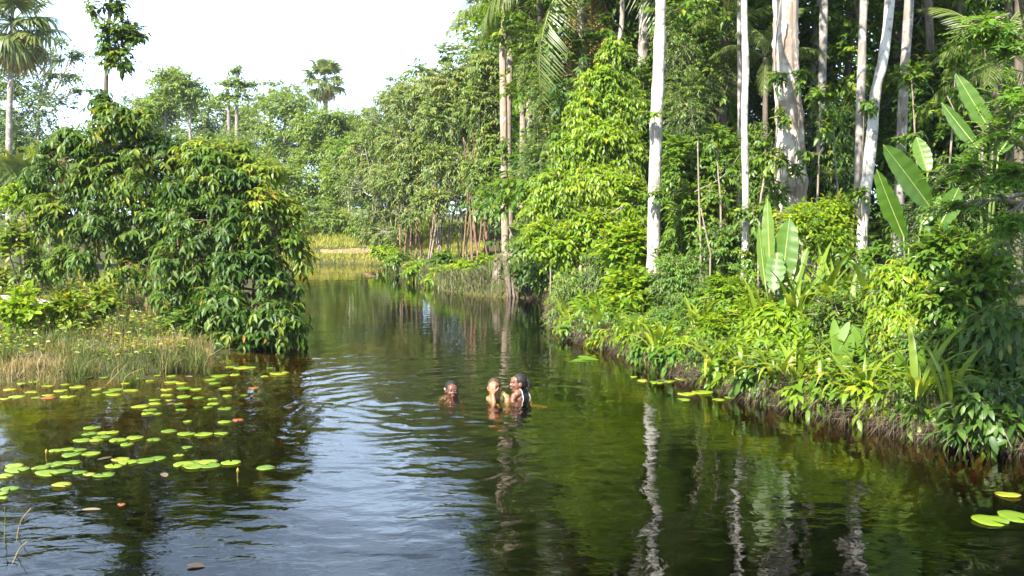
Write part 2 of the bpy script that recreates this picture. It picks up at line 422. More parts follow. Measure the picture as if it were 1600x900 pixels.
xs = spaced((-320, -40, 20), (-40, -12, 1.5), (-12, 8, .16), (8, 20, 1), (20, 60, 4), (60, 330, 20))
ys = spaced((-120, -12, 12), (-12, 6, .6), (6, 29, .16), (29, 50, .4), (50, 80, 2), (80, 400, 20))
V, q = grid_mesh(xs, ys, H)
MBg = MB().add(V, [q], (V[:, 2] < -.02).astype(float))
ground = tag(MBg.build('ground', M['ground']), kind='structure')

# ------------------------------------------------------------------ water
GIRLS = on_plane(752, 620)
def waves(x, y):
    z = np.zeros_like(x)
    rs = np.random.default_rng(3)
    for k in range(3):                                   # rings spreading from the swimmers
        c = on_plane([703, 772, 806][k], [617, 623, 621][k])
        r = np.hypot(x - c[0], y - c[1]) + .22 * np.sin(1.3 * x + .7 * y + k) + .13 * np.sin(2.9 * y - 1.7 * x + 2 * k) + .07 * np.sin(5.3 * x + 4.1 * y + k) + .04 * np.sin(9.7 * x - 6.3 * y + 2 * k)
        env = sm(.15, .7, r) * np.exp(-r / 3.4) * (.62 + .38 * np.sin(1.9 * x + 2.3 * y + k) * np.sin(2.7 * x - 1.6 * y + 2 * k))
        amp = .55 + .45 * np.sin(1.1 * np.arctan2(y - c[1], x - c[0]) * 2 + k)
        left = 1 - .78 * sm(.2, 1.6, x - c[0])           # the swell runs to the near left
        z += .0052 * env * (.5 + .5 * amp) * left * np.sin(2 * PI * r / (.23 + .05 * k) + k)
        z += .0030 * env * left * np.sin(2 * PI * r / (.62 + .1 * k) + 2 * k)
    calm = .22 + .78 * sm(16, 8, y)
    for k in range(16):                                  # small crossing wavelets
        th = rs.uniform(0, PI); wl = rs.uniform(.16, 1.1); ph = rs.uniform(0, 6.28)
        z += .00032 * wl ** .8 * 2.2 * calm * np.sin(2 * PI / wl * (x * math.cos(th) + y * math.sin(th)) + ph + 1.1 * np.sin(.9 * x + .7 * y + k))
    far = sm(13, 20, y)
    z += .0008 * far * np.sin(2 * PI * y / .42 + .9 * np.sin(1.4 * x) + .6 * np.sin(.8 * y))
    return z * sm(-22, -14, x)
xs = spaced((-60, -8, 4), (-8, -6.2, .3), (-6.2, 5.4, .058), (5.4, 12, .3), (12, 40, 4))
ys = spaced((-40, 3, 3), (3, 5.2, .3), (5.2, 15, .054), (15, 30, .09), (30, 48, .3), (48, 70, 4))
V, q = grid_mesh(xs, ys, waves)
nx, ny = len(xs), len(ys); idx = np.arange(nx * ny).reshape(ny, nx)
ring = np.concatenate([idx[0, :], idx[1:, -1], idx[-1, -2::-1], idx[-2:0:-1, 0]])
Vb = V[ring].copy(); Vb[:, 2] = -1.6
j = len(V) + np.arange(len(ring))
side = np.stack([ring, j, np.roll(j, -1), np.roll(ring, -1)], -1)
m, n, l = new_mat('creek_water')
t = n.new('ShaderNodeTexCoord'); mpn = n.new('ShaderNodeMapping'); mpn.inputs['Scale'].default_value = (1.0, 1.5, 1)
l(t.outputs['Object'], mpn.inputs[0])
a = n.new('ShaderNodeTexNoise'); a.inputs['Scale'].default_value = 7.0; a.inputs['Detail'].default_value = 2; a.inputs['Roughness'].default_value = .5; a.inputs['Distortion'].default_value = .6
l(mpn.outputs[0], a.inputs['Vector'])
bp = n.new('ShaderNodeBump'); bp.inputs['Strength'].default_value = .15; bp.inputs['Distance'].default_value = .015
l(a.outputs[0], bp.inputs['Height'])
sy = n.new('ShaderNodeSeparateXYZ'); l(t.outputs['Object'], sy.inputs[0])
cm = n.new('ShaderNodeMapRange'); cm.inputs['From Min'].default_value = 11; cm.inputs['From Max'].default_value = 24; cm.inputs['To Min'].default_value = .15; cm.inputs['To Max'].default_value = .03
l(sy.outputs[1], cm.inputs[0]); l(cm.outputs[0], bp.inputs['Strength'])      # the reach past the bend is sheltered and calm
fr = n.new('ShaderNodeFresnel'); fr.inputs[0].default_value = 1.333; l(bp.outputs[0], fr.inputs['Normal'])
gl = n.new('ShaderNodeBsdfGlossy'); gl.inputs['Roughness'].default_value = .0; gl.inputs[0].default_value = (1, 1, 1, 1); l(bp.outputs[0], gl.inputs['Normal'])
tr = n.new('ShaderNodeBsdfTransparent')
mx = n.new('ShaderNodeMixShader'); l(fr.outputs[0], mx.inputs[0]); l(tr.outputs[0], mx.inputs[1]); l(gl.outputs[0], mx.inputs[2])
va = n.new('ShaderNodeVolumeAbsorption'); va.inputs[0].default_value = (.63, .47, .12, 1); va.inputs[1].default_value = 4.8
o = n.new('ShaderNodeOutputMaterial'); l(mx.outputs[0], o.inputs[0]); l(va.outputs[0], o.inputs[1])
M['water'] = m
water = MB().add(np.vstack([V, Vb]), [q, side, j[None, ::-1]]).build('water', m)
tag(water, kind='structure')

# ------------------------------------------------------------------ trees and shrubs
def pick_front(P, n, rs):
    """leaves that face the footbridge with nothing of their own plant before them"""
    px, py = proj(P)
    cell = (np.round(px / 7).astype(int) * 10007 + np.round(py / 7).astype(int))
    o = np.argsort(P[:, 1])
    _, first = np.unique(cell[o], return_index=True)
    cand = o[first]
    cand = cand[(px[cand] > 2) & (px[cand] < 1598) & (py[cand] > 2)]
    rs.shuffle(cand)
    return cand[:n]
LEAF_MESH = {}
def leaf_objs(root, base, mat, P, ax, nr, ln, wd, tint, name='leaf'):
    """single leaves as objects that share five meshes per colour"""
    ax = unit(ax); side = unit(np.cross(nr, ax)); nn = np.cross(ax, side)
    for i in range(len(P)):
        k = int(np.clip(tint[i] * 5, 0, 4)); key = (mat.name, k)
        if key not in LEAF_MESH:
            tv, tf = LEAF_NEAR
            LEAF_MESH[key] = MB().add(tv, tf, (k + .5) / 5).mesh('leaf', mat)
        o = bpy.data.objects.new(name, LEAF_MESH[key]); COL.objects.link(o); o.parent = root
        b_ = P[i] - base
        o.matrix_basis = Matrix(((ax[i, 0] * ln[i], side[i, 0] * wd[i], nn[i, 0] * ln[i], b_[0]),
                                 (ax[i, 1] * ln[i], side[i, 1] * wd[i], nn[i, 1] * ln[i], b_[1]),
                                 (ax[i, 2] * ln[i], side[i, 2] * wd[i], nn[i, 2] * ln[i], b_[2]), (0, 0, 0, 1)))
def pb(px, py, Y, rx, ry, rd=None):
    """a crown lobe given by its place and radii in the picture at distance Y"""
    c = at_Y(px, py, Y); s = Y / F
    return (c, np.array([rx * s, (rd if rd else .85 * (rx + ry) / 2) * s, ry * s]))
def tree(name, label, cat, base, stems, blobs, leaf, bark, group=None, n_obj=0, seed=1, twigs=True, stem_name='trunk', limb=1.0, extra=None):
    """stems: list of (points, r0, r1); blobs: list of (centre, radii); leaf: dict"""
    rs = np.random.default_rng(seed)
    base = np.asarray(base, float)
    root = thing(name, label, cat, base, group)
    allp = []
    for st_ in stems:
        pts, r0, r1 = st_[:3]; opt = st_[3] if len(st_) > 3 else {}
        n = max(6, 4 * len(pts)) * opt.get('res', 1)
        P = curve_pts(pts, n)
        P = P + np.cumsum(rs.normal(size=P.shape) * np.array([1, 1, 0]) * r0 * .10, 0) * np.linspace(0, 1, n)[:, None] * .5
        R = np.linspace(r0, r1, n) * (1 + rs.normal(size=n) * .05)
        R[0] *= 1.25
        allp.append(P[n // 4:])
        sides = opt.get('sides', 10 if r0 > .05 else 6)
        V, q = tubes(P - base, R, sides)
        if opt:                                          # buttressed foot and fluted bole
            V = V.reshape(n, sides, 3); th = np.arange(sides) * 2 * PI / sides
            h = (P[:, 2] - P[0, 2])[:, None]
            k = 1 + opt['flare'] * np.exp(-h / opt['fh']) * (1 + .75 * np.cos(opt['nb'] * th + opt.get('ph', 0)))[None] + opt['ridge'] * np.sin(9 * th + 1.5 * h) * np.sin(4 * th - .7 * h)
            V = ((P - base)[:, None] + (V - (P - base)[:, None]) * k[..., None]).reshape(-1, 3)
        MB().add(V, q).build(stem_name, bark, root)
    SP_ = np.concatenate(allp)
    fol = MB(); br = MB(); o_all = []; d_all = []; b_all = []
    vol = np.array([np.prod(R) ** (2 / 3) for c, R in blobs]); vol /= vol.sum()
    for (c, R), w in zip(blobs, vol):
        n = max(6, int(leaf['n'] * w)); R = np.maximum(R - .42 * leaf['L'], .45 * R)
        o, d = blob_twigs(np.asarray(c, float), R, n, rs, leaf.get('shell', 2.0), leaf.get('up', .25), leaf.get('clump', .26), leaf.get('per', 7))
        o_all.append(o); d_all.append(d); b_all.append(np.full(n, rs.normal() * leaf.get('bv', .09)))
        if limb:
            lower = SP_[SP_[:, 2] < c[2] + .2 * R[2]]
            cand = lower if len(lower) else SP_
            s = cand[np.argmin(np.linalg.norm(cand - c, axis=1) + .35 * np.abs(cand[:, 2] - c[2] + R[2]))]
            mid = (s + c) / 2 + rs.normal(size=3) * .08 * np.linalg.norm(c - s) + np.array([0, 0, -.06]) * np.linalg.norm(c - s)
            e = np.array(c) + np.array([0, 0, .2 * R[2]])
            rb = max(.012, .022 * np.linalg.norm(e - s) ** .7) * limb
            V, q = tubes(curve_pts([s, mid, e], 7), np.linspace(rb * 1.2, rb * .45, 7), 6); br.add(V, q)
            k = min(n, leaf.get('sub', 9)); ii = rs.permutation(n)[:k]
            st = mid + (e - mid) * rs.random((k, 1))
            en = o[ii]; md = (st + en) / 2 + rs.normal(size=(k, 3)) * .06 * np.linalg.norm(en - st, axis=1, keepdims=True)
            V, q = tubes(np.stack([st, md, en], 1), np.outer(np.full(k, rb), [.5, .34, .18]), 4); br.add(V, q)
    o = np.concatenate(o_all); d = np.concatenate(d_all)
    P, ax, nr, ln, wd, pl = sprays(o, d, rs, leaf['L'], leaf['K'], leaf['ll'], leaf.get('lw', .36), leaf.get('droop', .25), leaf.get('ldroop', .35), leaf.get('fan', .75), leaf.get('flat', 0))
    tw = np.clip(rs.normal(leaf.get('tm', .45), .16, len(o)) + np.concatenate(b_all), 0, 1)
    tint = np.clip(np.repeat(tw, leaf['K']) + rs.normal(size=len(P)) * .13, 0, .95)
    old = rs.random(len(P)) < leaf.get('dead', .012); tint[old] = 1
    ok = P[:, 2] > .06
    if twigs:
        fine = leaf.get('tmpl', LEAF_MID) is LEAF_NEAR
        pl = pl if fine else pl[:, ::2]
        V, q = tubes(pl, np.outer(np.full(len(pl), leaf.get('tr', .005)), [1, .7, .4] if fine else [1, .45]), 3); br.add(V, q[:1])
    if n_obj:
        sel = pick_front(P, n_obj, rs); sel = sel[ok[sel]]
        ok[sel] = False
        sel_args = (base, leaf['mat'], P[sel], ax[sel], nr[sel], ln[sel], wd[sel], tint[sel])
    leaf_batch(fol, (P - base)[ok], ax[ok], nr[ok], ln[ok], wd[ok], leaf.get('tmpl', LEAF_MID), tint[ok])
    fo = tag(fol.build('foliage', leaf['mat'], root), kind='stuff')
    if n_obj: leaf_objs(fo, *sel_args)
    if br.n:
        ob = tag(br.build('branches', leaf.get('twig', bark), root), kind='stuff')
        ob.data.transform(Matrix.Translation(-Vector(base)))
    return root
EDGE = np.array([(830, 466), (862, 470), (868, 505), (890, 525), (925, 540), (965, 549), (1010, 566), (1055, 586), (1100, 600), (1150, 615), (1200, 630), (1255, 642), (1300, 652), (1350, 664), (1400, 676), (1450, 687), (1500, 697), (1560, 705), (1620, 712)], float)
def edge_Y(px): return on_plane(px, np.interp(px, EDGE[:, 0], EDGE[:, 1]))[1]
def gp(px, Y, dz=0.0):
    x = (px - 800) / F * Y
    return np.array([x, Y, gz(x, Y) + dz])

# ---- left bank: the overhanging shrub tree in two lobes
BUSH = dict(mat=M['bush'], n=1380, L=.44, K=12, ll=.15, lw=.34, droop=.38, ldroop=.55, fan=.9, tmpl=LEAF_NEAR, tm=.45, bv=.16, up=.2, clump=.155, per=7, dead=.006, twig=M['stem'])
b0 = gp(172, 17.6)
tree('shrub_tree', 'tall glossy-leaved shrub tree with reddish stems on the left bank', 'tree', b0,
     [([b0, at_Y(168, 400, 17.6), at_Y(176, 300, 17.6), at_Y(170, 180, 17.5)], .05, .014),
      ([b0 + [.15, .1, 0], at_Y(186, 400, 17.7), at_Y(184, 300, 17.7), at_Y(215, 200, 17.6)], .04, .012),
      ([b0 + [-.2, .1, 0], at_Y(150, 420, 17.8), at_Y(110, 330, 17.7), at_Y(85, 260, 17.6)], .032, .01),
      ([b0 + [.55, .2, 0], at_Y(228, 420, 17.9), at_Y(240, 330, 17.8), at_Y(262, 270, 17.6)], .032, .01)],
     [pb(176, 192, 17.5, 62, 48), pb(215, 175, 17.6, 40, 30), pb(105, 250, 17.5, 62, 52), pb(200, 258, 17.4, 78, 62), pb(262, 240, 17.6, 45, 50), pb(85, 330, 17.3, 58, 45), pb(165, 340, 17.2, 66, 56),
      pb(240, 350, 17.2, 60, 60), pb(120, 405, 17.0, 62, 36), pb(205, 415, 17.0, 50, 34), pb(160, 150, 17.6, 26, 36), pb(60, 285, 17.9, 34, 34), pb(150, 290, 17.5, 60, 50), pb(225, 310, 17.4, 60, 50), pb(270, 330, 17.2, 50, 50), pb(130, 215, 17.6, 50, 36)],
     BUSH, M['stem'], n_obj=260, seed=11, stem_name='stem')
b0 = gp(330, 16.6)
BUSH2 = dict(BUSH, n=1550)
tree('shrub_tree', 'broad leafy shrub tree drooping over the water at the tip of the left bank', 'tree', b0,
     [([b0, at_Y(325, 450, 16.6), at_Y(330, 380, 16.6), at_Y(340, 290, 16.6)], .045, .013),
      ([b0 + [.2, .05, 0], at_Y(365, 460, 16.5), at_Y(395, 400, 16.4), at_Y(420, 340, 16.3)], .036, .011),
      ([b0 + [-.25, .1, 0], at_Y(290, 460, 16.7), at_Y(280, 390, 16.6), at_Y(272, 330, 16.6)], .034, .011)],
     [pb(325, 262, 16.6, 58, 40), pb(375, 295, 16.5, 55, 42), pb(290, 300, 16.7, 44, 42), pb(345, 345, 16.3, 78, 52), pb(425, 355, 16.2, 42, 44), pb(300, 400, 16.1, 72, 52),
      pb(395, 415, 16.0, 66, 50), pb(440, 455, 15.9, 34, 46), pb(350, 470, 15.7, 66, 40), pb(272, 455, 16.3, 46, 40), pb(415, 500, 15.7, 46, 30), pb(360, 518, 15.6, 44, 26), pb(345, 532, 15.5, 40, 24), pb(400, 485, 15.6, 50, 34), pb(440, 490, 15.6, 30, 30), pb(400, 528, 15.4, 44, 24), pb(448, 512, 15.5, 30, 28), pb(310, 515, 15.9, 34, 26)],
     BUSH2, M['stem'], n_obj=300, seed=12, stem_name='stem')
# young yellow-green growth on its crest
b0 = gp(395, 17.2)
tree('sapling', 'yellow-green sapling rising behind the drooping shrub tree', 'tree', b0,
     [([b0, at_Y(395, 400, 17.2), at_Y(390, 290, 17.1)], .035, .01)],
     [pb(350, 238, 16.9, 50, 24), pb(405, 268, 16.8, 46, 30), pb(445, 320, 16.6, 26, 36), pb(300, 232, 17.1, 35, 20), pb(462, 385, 16.4, 18, 36), pb(420, 310, 16.2, 30, 24)],
     dict(BUSH, mat=M['bush_yellow'], n=420, ll=.15, droop=.3, ldroop=.5), M['stem'], n_obj=60, seed=13)
# the thin tree with leafy tufts standing up out of the shrub
b0 = gp(168, 21)
tree('emergent_tree', 'slender tree with separate leafy tufts rising above the left shrub into the sky', 'tree', b0,
     [([b0, at_Y(166, 300, 21), at_Y(166, 130, 21), at_Y(170, 40, 21), at_Y(178, -60, 21), at_Y(176, -160, 21)], .05, .03)],
     [pb(190, 48, 21, 34, 20), pb(172, 62, 21, 16, 30), pb(205, 62, 21, 24, 20), pb(182, 98, 21, 24, 15), pb(188, 78, 21, 26, 14), pb(176, 8, 21, 24, 14), pb(143, 16, 21, 11, 14), pb(160, -40, 21, 40, 28), pb(200, -90, 21, 45, 30), pb(150, -110, 21, 40, 30)],
     dict(mat=M['bush'], n=520, L=.30, K=7, ll=.15, lw=.5, droop=.1, tm=.55, clump=.4, up=.1), M['dark_bark'], seed=14, limb=.8)

# ---- far left: fan palms and the trees of the far bank
def fan_leaf_mesh(name, mat, seed, pet=1.2, seg=1.15, nseg=30, droop=.5):
    rs = np.random.default_rng(seed); mb = MB()
    s = np.linspace(0, 1, 5)
    P = np.stack([pet * s, 0 * s, .10 * np.sin(PI * s) * pet - .12 * s ** 2], -1)
    V, q = tubes(P, np.linspace(.035, .02, 5), 5); mb.add(V, q, .3)
    hub = P[-1]
    for a in np.linspace(-2.5, 2.5, nseg):
        Ls = seg * (.78 + .22 * math.cos(a)) * rs.uniform(.88, 1.08)
        t = np.array([0, .3, .62, 1]); w = np.array([.02, .055, .045, .004])
        dirv = np.array([math.cos(a), math.sin(a), 0]); sd = np.array([-dirv[1], dirv[0], 0])
        dr = droop * rs.uniform(.6, 1.3)
        C = hub + Ls * t[:, None] * dirv * (1 - .25 * dr * t[:, None] ** 2) + np.array([0, 0, 1]) * (Ls * (.18 * t - dr * t ** 2.4))[:, None]
        V = np.concatenate([C - sd * w[:, None], C + sd * w[:, None] + np.array([0, 0, .012])])
        f = np.array([(i, i + 1, i + 5, i + 4) for i in range(3)]); mb.add(V, [f], rs.uniform(.2, .9))
    return mb.mesh(name, mat)
def frond_mesh(name, mat, seed, Lf=3.2, nl=46, ll=.62, arch=.55, droop=.55, w=.022):
    rs = np.random.default_rng(seed); mb = MB()
    s = np.linspace(0, 1, 12)
    P = np.stack([Lf * (s - .18 * arch * s ** 3), .04 * Lf * np.sin(3 * s), Lf * arch * (.45 * s - .85 * s ** 2.3)], -1)
    V, q = tubes(P, np.linspace(.035, .006, 12), 5); mb.add(V, q, .75)
    for i in range(nl):
        u = .14 + .86 * i / nl
        c = np.array([np.interp(u, s, P[:, k]) for k in range(3)])
        tg = unit(np.array([np.interp(min(u + .03, 1), s, P[:, k]) for k in range(3)]) - c + 1e-6)
        for sg in (-1, 1):
            l_ = ll * math.sin(PI * min(1, .22 + .72 * u)) ** .8 * rs.uniform(.85, 1.1)
            sd = unit(np.cross(np.array([0, 0, 1.0]), tg)) * sg
            ax = unit(sd + tg * .65 + rs.normal(size=3) * .08)
            t = np.array([0, .35, .7, 1]); ww = np.array([.5, 1, .8, .1]) * w
            C = c + ax * (l_ * t)[:, None] - np.array([0, 0, 1]) * (droop * l_ * t ** 1.8)[:, None]
            V = np.concatenate([C - tg * ww[:, None], C + tg * ww[:, None]])
            mb.add(V, [np.array([(k, k + 1, k + 5, k + 4) for k in range(3)])], rs.uniform(.15, .9))
    return mb.mesh(name, mat)
def palm(name, label, base, top, r0, r1, meshes, n, dry, ndry, el0, el1, scale, bark, seed, dry_el=(-72, -88), off=0.0):
    rs = np.random.default_rng(seed)
    base = np.asarray(base, float); top = np.asarray(top, float)
    root = thing(name, label, 'palm tree', base)
    P = curve_pts([base, base * .5 + top * .5 + rs.normal(size=3) * .06, top], 14)
    V, q = tubes(P - base, np.linspace(r0, r1, 14) * (1 + .05 * np.sin(np.arange(14) * 2.1)), 12)
    MB().add(V, q).build('trunk', bark, root)
    tot = n + ndry
    for i in range(tot):
        d = i >= n
        me = dry if d else meshes[i % len(meshes)]
        o = link('dry_frond' if d else 'frond', me, root)
        el = math.radians(rs.uniform(*sorted(dry_el))) if d else math.radians(el0 + (el1 - el0) * (i / max(1, n - 1)) ** .9 + rs.normal() * 5)
        az = i * 2.39996 + rs.normal() * .15 + off
        o.rotation_euler = (rs.normal() * .15, -el, az)
        k = scale * rs.uniform(.88, 1.1); o.scale = (k, k, k)
        o.location = tuple(top - base + np.array([0, 0, -.25 * scale if d else 0]) + rs.normal(size=3) * .04)
    return root
fanA = fan_leaf_mesh('fan_frond', M['palm'], 1); fanB = fan_leaf_mesh('fan_frond', M['palm'], 2, droop=.8)
fanD = fan_leaf_mesh('dry_fan_frond', M['palm_dry'], 3, pet=.7, droop=.35, nseg=24)
b0 = gp(14, 48)
palm('fan_palm', 'tall fan palm with pale trunk and dead frond skirt at the left edge', b0, at_Y(20, 34, 48), .15, .13, [fanA, fanB], 32, fanD, 14, 80, -55, 1.25, M['pale_bark'], 5, (-55, -84))
b0 = gp(508, 85)
palm('fan_palm', 'distant fan palm standing above the far trees beside the sky gap', b0, at_Y(508, 126, 85), .25, .2, [fanA, fanB], 30, fanD, 6, 85, -50, 1.02, M['pale_bark'], 6, (-50, -80))
for k, (px, Y, lab) in enumerate([(40, 27, 'low fan palm with spiky fronds beside the pale palm trunk'), (88, 28, 'low fan palm half hidden behind the left shrub tree')]):
    b0 = gp(px, Y)
    palm('dwarf_palm', lab, b0, b0 + [0, 0, 1.9 + .2 * k], .12, .09, [fanA, fanB], 13, fanD, 0, 80, -15, .8, M['dark_bark'], 20 + k)

def far_tree(px, base_Y, blobs, mat, label, bark='pale_bark', n=420, ll=.26, seed=1, stems=None, limb=1.3, name='far_tree', L_=.7, K=8, sw=.16, group=None, clump=.26, sub=7):
    b0 = gp(px, base_Y)
    if stems is None: stems = [([b0, at_Y(px, blobs[0][1], base_Y)], sw, sw * .4)]
    else: stems = [([gp(s[0][0], base_Y)] + [at_Y(a, b_, base_Y) for a, b_ in s], sw, sw * .55) for s in stems]
    return tree(name, label, 'tree', b0, stems, [pb(a, b_, base_Y + dy, rx, ry) for a, b_, dy, rx, ry in blobs],
                dict(mat=M[mat], n=int(n * 1.75), L=L_, K=K, ll=ll * .95, lw=.46, droop=.15, ldroop=.3, tm=.5, clump=clump, sub=sub), M[bark], seed=seed, limb=limb, group=group, twigs=False)
far_tree(60, 58, [(60, 165, 0, 60, 40), (25, 130, 0, 50, 30), (95, 115, 0, 45, 15), (110, 88, 0, 35, 11), (70, 92, 0, 40, 14), (40, 205, 0, 60, 40), (128, 140, 0, 22, 12), (20, 250, 0, 50, 60), (85, 60, 1, 26, 9)], 'far_dark', 'open-crowned tree behind the pale palm trunk at the left', n=620, seed=31, clump=.2)
far_tree(275, 62, [(275, 135, 0, 50, 28), (250, 160, 0, 40, 24), (300, 150, 0, 30, 30), (262, 115, 0, 36, 14), (240, 190, 0, 36, 34)], 'far', 'round thin-crowned tree with a forked white limb behind the left shrub', n=420, seed=32, stems=[[(262, 250), (258, 180), (270, 160), (276, 130)], [(297, 250), (297, 170), (296, 120)]], sw=.11, clump=.2)
far_tree(318, 66, [(318, 185, 0, 36, 30), (300, 215, 0, 40, 30), (212, 175, 0, 30, 30)], 'far_dark', 'dark dense tree behind the thin-crowned tree left of the sky gap', n=300, seed=33)
far_tree(366, 66, [(356, 128, 0, 26, 12), (385, 132, 0, 26, 10), (366, 112, 0, 18, 9), (345, 150, 0, 16, 9), (370, 150, 0, 30, 8)], 'far', 'pair of slim white trunks with thin flat crowns beyond the creek', n=170, seed=34, stems=[[(358, 250), (357, 170), (354, 115)], [(370, 250), (371, 170), (374, 105)]], sw=.16, limb=.9, clump=.18)
for k, (px, Y, bl, mt, lab, nn) in enumerate([
    (400, 72, [(400, 190, 0, 46, 36), (378, 230, 0, 40, 40), (415, 250, 0, 40, 40)], 'far_dark', 'deep green tree behind the pair of slim white trunks', 380),
    (445, 64, [(440, 165, 0, 34, 24), (465, 175, 0, 34, 34), (435, 205, 0, 44, 34), (470, 225, 0, 40, 34), (440, 255, 0, 46, 30)], 'far', 'leafy light green tree left of the distant fan palm', 560),
    (505, 60, [(515, 182, 0, 34, 18), (490, 200, 0, 40, 26), (530, 205, 0, 26, 22), (505, 240, 0, 46, 28)], 'far', 'airy pale green tree below the distant fan palm', 430),
    (548, 78, [(548, 184, 0, 16, 12), (558, 200, 0, 20, 20), (535, 215, 0, 24, 22)], 'far_dark', 'small dark tree in the dip of the skyline', 200),
    (455, 55, [(440, 275, 0, 50, 30), (480, 285, 0, 45, 30), (420, 310, 0, 40, 28), (468, 325, 0, 50, 26), (510, 300, 0, 36, 34)], 'far', 'bushy tree at the foot of the far bank behind the shrub tip', 520),
    (545, 52, [(545, 235, 0, 30, 26), (530, 275, 0, 36, 30), (560, 290, 0, 34, 34), (530, 325, 0, 36, 26)], 'far', 'soft green tree above the sandy far bank', 420),
    (350, 58, [(350, 225, 0, 50, 24), (330, 262, 0, 50, 30), (390, 265, 0, 50, 34), (300, 240, 0, 40, 24)], 'far', 'wide low tree just behind the left shrub crest', 460),
    (230, 56, [(225, 235, 0, 40, 36), (180, 250, 0, 50, 40), (130, 250, 0, 50, 40)], 'far_dark', 'dark tree filling the gap behind the tall left shrub', 360)]):
    far_tree(px, Y, bl, mt, lab, n=nn, seed=40 + k, ll=.24, sub=10)
for k, (px, top, Y, lab) in enumerate([(545, 300, 50, 'thin bare white stem beside the soft green tree'), (522, 270, 56, 'forked bare pale stem in front of the airy tree')]):
    far_tree(px, Y, [(px, top - 40, 0, 14, 10)], 'far', lab, n=40, seed=60 + k, sw=.06, stems=[[(px, top + 20), (px - 3, top - 40)], [(px + 5, top + 20), (px + 12, top - 30)]], limb=.5)
# small umbrella-leaved tree
far_tree(562, 46, [(560, 222, 0, 22, 7), (575, 240, 0, 26, 8), (548, 238, 0, 18, 7), (566, 258, 0, 24, 8)], 'fern', 'small tree with flat tiered crowns beside the olive thicket', n=130, seed=66, sw=.05, ll=.3)
# low bushes lining the far bank
for k, (px, py, Y, rx, ry, mt, lab) in enumerate([
    (492, 330, 49, 34, 22, 'far_dark', 'rounded dark bush at the left end of the far bank'),
    (540, 342, 47, 40, 20, 'olive', 'rounded olive bush behind the sandy patch of the far bank'),
    (585, 345, 44, 30, 26, 'green', 'rounded green bush at the right end of the far bank'),
    (450, 345, 46, 30, 24, 'olive', 'olive bush behind the shrub tip on the far bank')]):
    b0 = gp(px, Y)
    tree('bank_bush', lab, 'bush', b0, [([b0, at_Y(px, py, Y)], .04, .02)], [pb(px, py, Y, rx, ry), pb(px - rx * .6, py + 8, Y, rx * .7, ry * .8), pb(px + rx * .6, py + 8, Y, rx * .7, ry * .8)],
         dict(mat=M[mt], n=260, L=.5, K=8, ll=.2, lw=.42, tm=.5), M['grey_stem'], seed=70 + k)

# ---- olive thicket on the right bank beyond the bend
OL = dict(mat=M['olive'], n=1500, L=.42, K=9, ll=.135, lw=.38, droop=.35, ldroop=.6, tm=.5, clump=.3, sub=46, twig=M['pale_bark'], tr=.008, dead=.03)
def thicket(px, Y, tops, blobs, label, seed, n=620):
    rs = np.random.default_rng(seed)
    b0 = gp(px, Y)
    st = []
    tops = tops + [(a_ + rs.normal() * 14, b_ + abs(rs.normal()) * 40) for a_, b_ in tops] * 2
    for k, (tx, ty) in enumerate(tops):
        bx = px + (k - (len(tops) - 1) / 2) * 5 + rs.normal() * 3
        st.append(([gp(bx, Y + rs.uniform(-.3, .3)), at_Y(bx * .7 + tx * .3 + rs.normal() * 4, 340, Y), at_Y(bx * .35 + tx * .65 + rs.normal() * 6, (340 + ty) / 2, Y), at_Y(tx, ty, Y)], .034 * rs.uniform(.6, 1.2), .012))
    tree('thicket_tree', label, 'tree', b0, st, [pb(*b_) for b_ in blobs], dict(OL, n=int(n * 2.2)), M['grey_stem'] if seed % 2 else M['stem'], seed=seed, limb=1.0, stem_name='stem', group='olive trees of the thicket past the bend')
thicket(606, 40, [(570, 230), (590, 200), (615, 240)], [(600, 365, 39.5, 40, 20), (565, 235, 41, 34, 34), (598, 200, 40, 40, 40), (562, 290, 41, 38, 36), (605, 270, 40, 40, 40), (585, 335, 40, 40, 22), (615, 150, 40, 34, 26)], 'olive thicket tree at the far end of the thicket, sloping to the sandy bank', 81)
thicket(650, 34, [(625, 190), (650, 150), (680, 200), (640, 250)], [(632, 335, 33, 30, 18), (632, 165, 34, 44, 38), (668, 140, 34, 44, 34), (640, 225, 34, 48, 40), (675, 215, 34, 40, 40), (625, 280, 33.5, 46, 34), (660, 295, 33.5, 36, 30)], 'olive thicket tree with leaning reddish stems in the middle of the thicket', 82)
thicket(700, 32, [(690, 170), (715, 120), (740, 180), (700, 240), (670, 270)], [(700, 125, 32, 46, 30), (735, 110, 32, 40, 30), (695, 185, 32, 46, 44), (740, 180, 32, 40, 44), (700, 255, 31.5, 46, 36), (740, 265, 31.5, 36, 36), (680, 310, 31, 36, 26)], 'olive thicket tree with several upright stems left of the pinkish trunk', 83, 760)
thicket(752, 30, [(745, 200), (765, 110), (775, 180), (755, 260)], [(762, 100, 30, 34, 28), (755, 160, 30, 36, 40), (770, 215, 30, 30, 40), (752, 265, 30, 34, 34), (765, 310, 29.5, 26, 26)], 'olive thicket tree nearest the pinkish trunk', 84, 560)
# dark backing behind the thicket
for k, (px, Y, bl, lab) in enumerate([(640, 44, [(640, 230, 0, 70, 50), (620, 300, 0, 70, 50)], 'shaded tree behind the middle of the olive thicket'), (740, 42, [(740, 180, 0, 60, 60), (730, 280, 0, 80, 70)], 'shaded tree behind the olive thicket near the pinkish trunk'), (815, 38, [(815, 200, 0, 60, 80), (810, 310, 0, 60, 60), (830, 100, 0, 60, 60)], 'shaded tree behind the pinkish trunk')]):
    far_tree(px, Y, bl, 'deep', lab, n=420, seed=90 + k, ll=.22, bark='dark_bark')

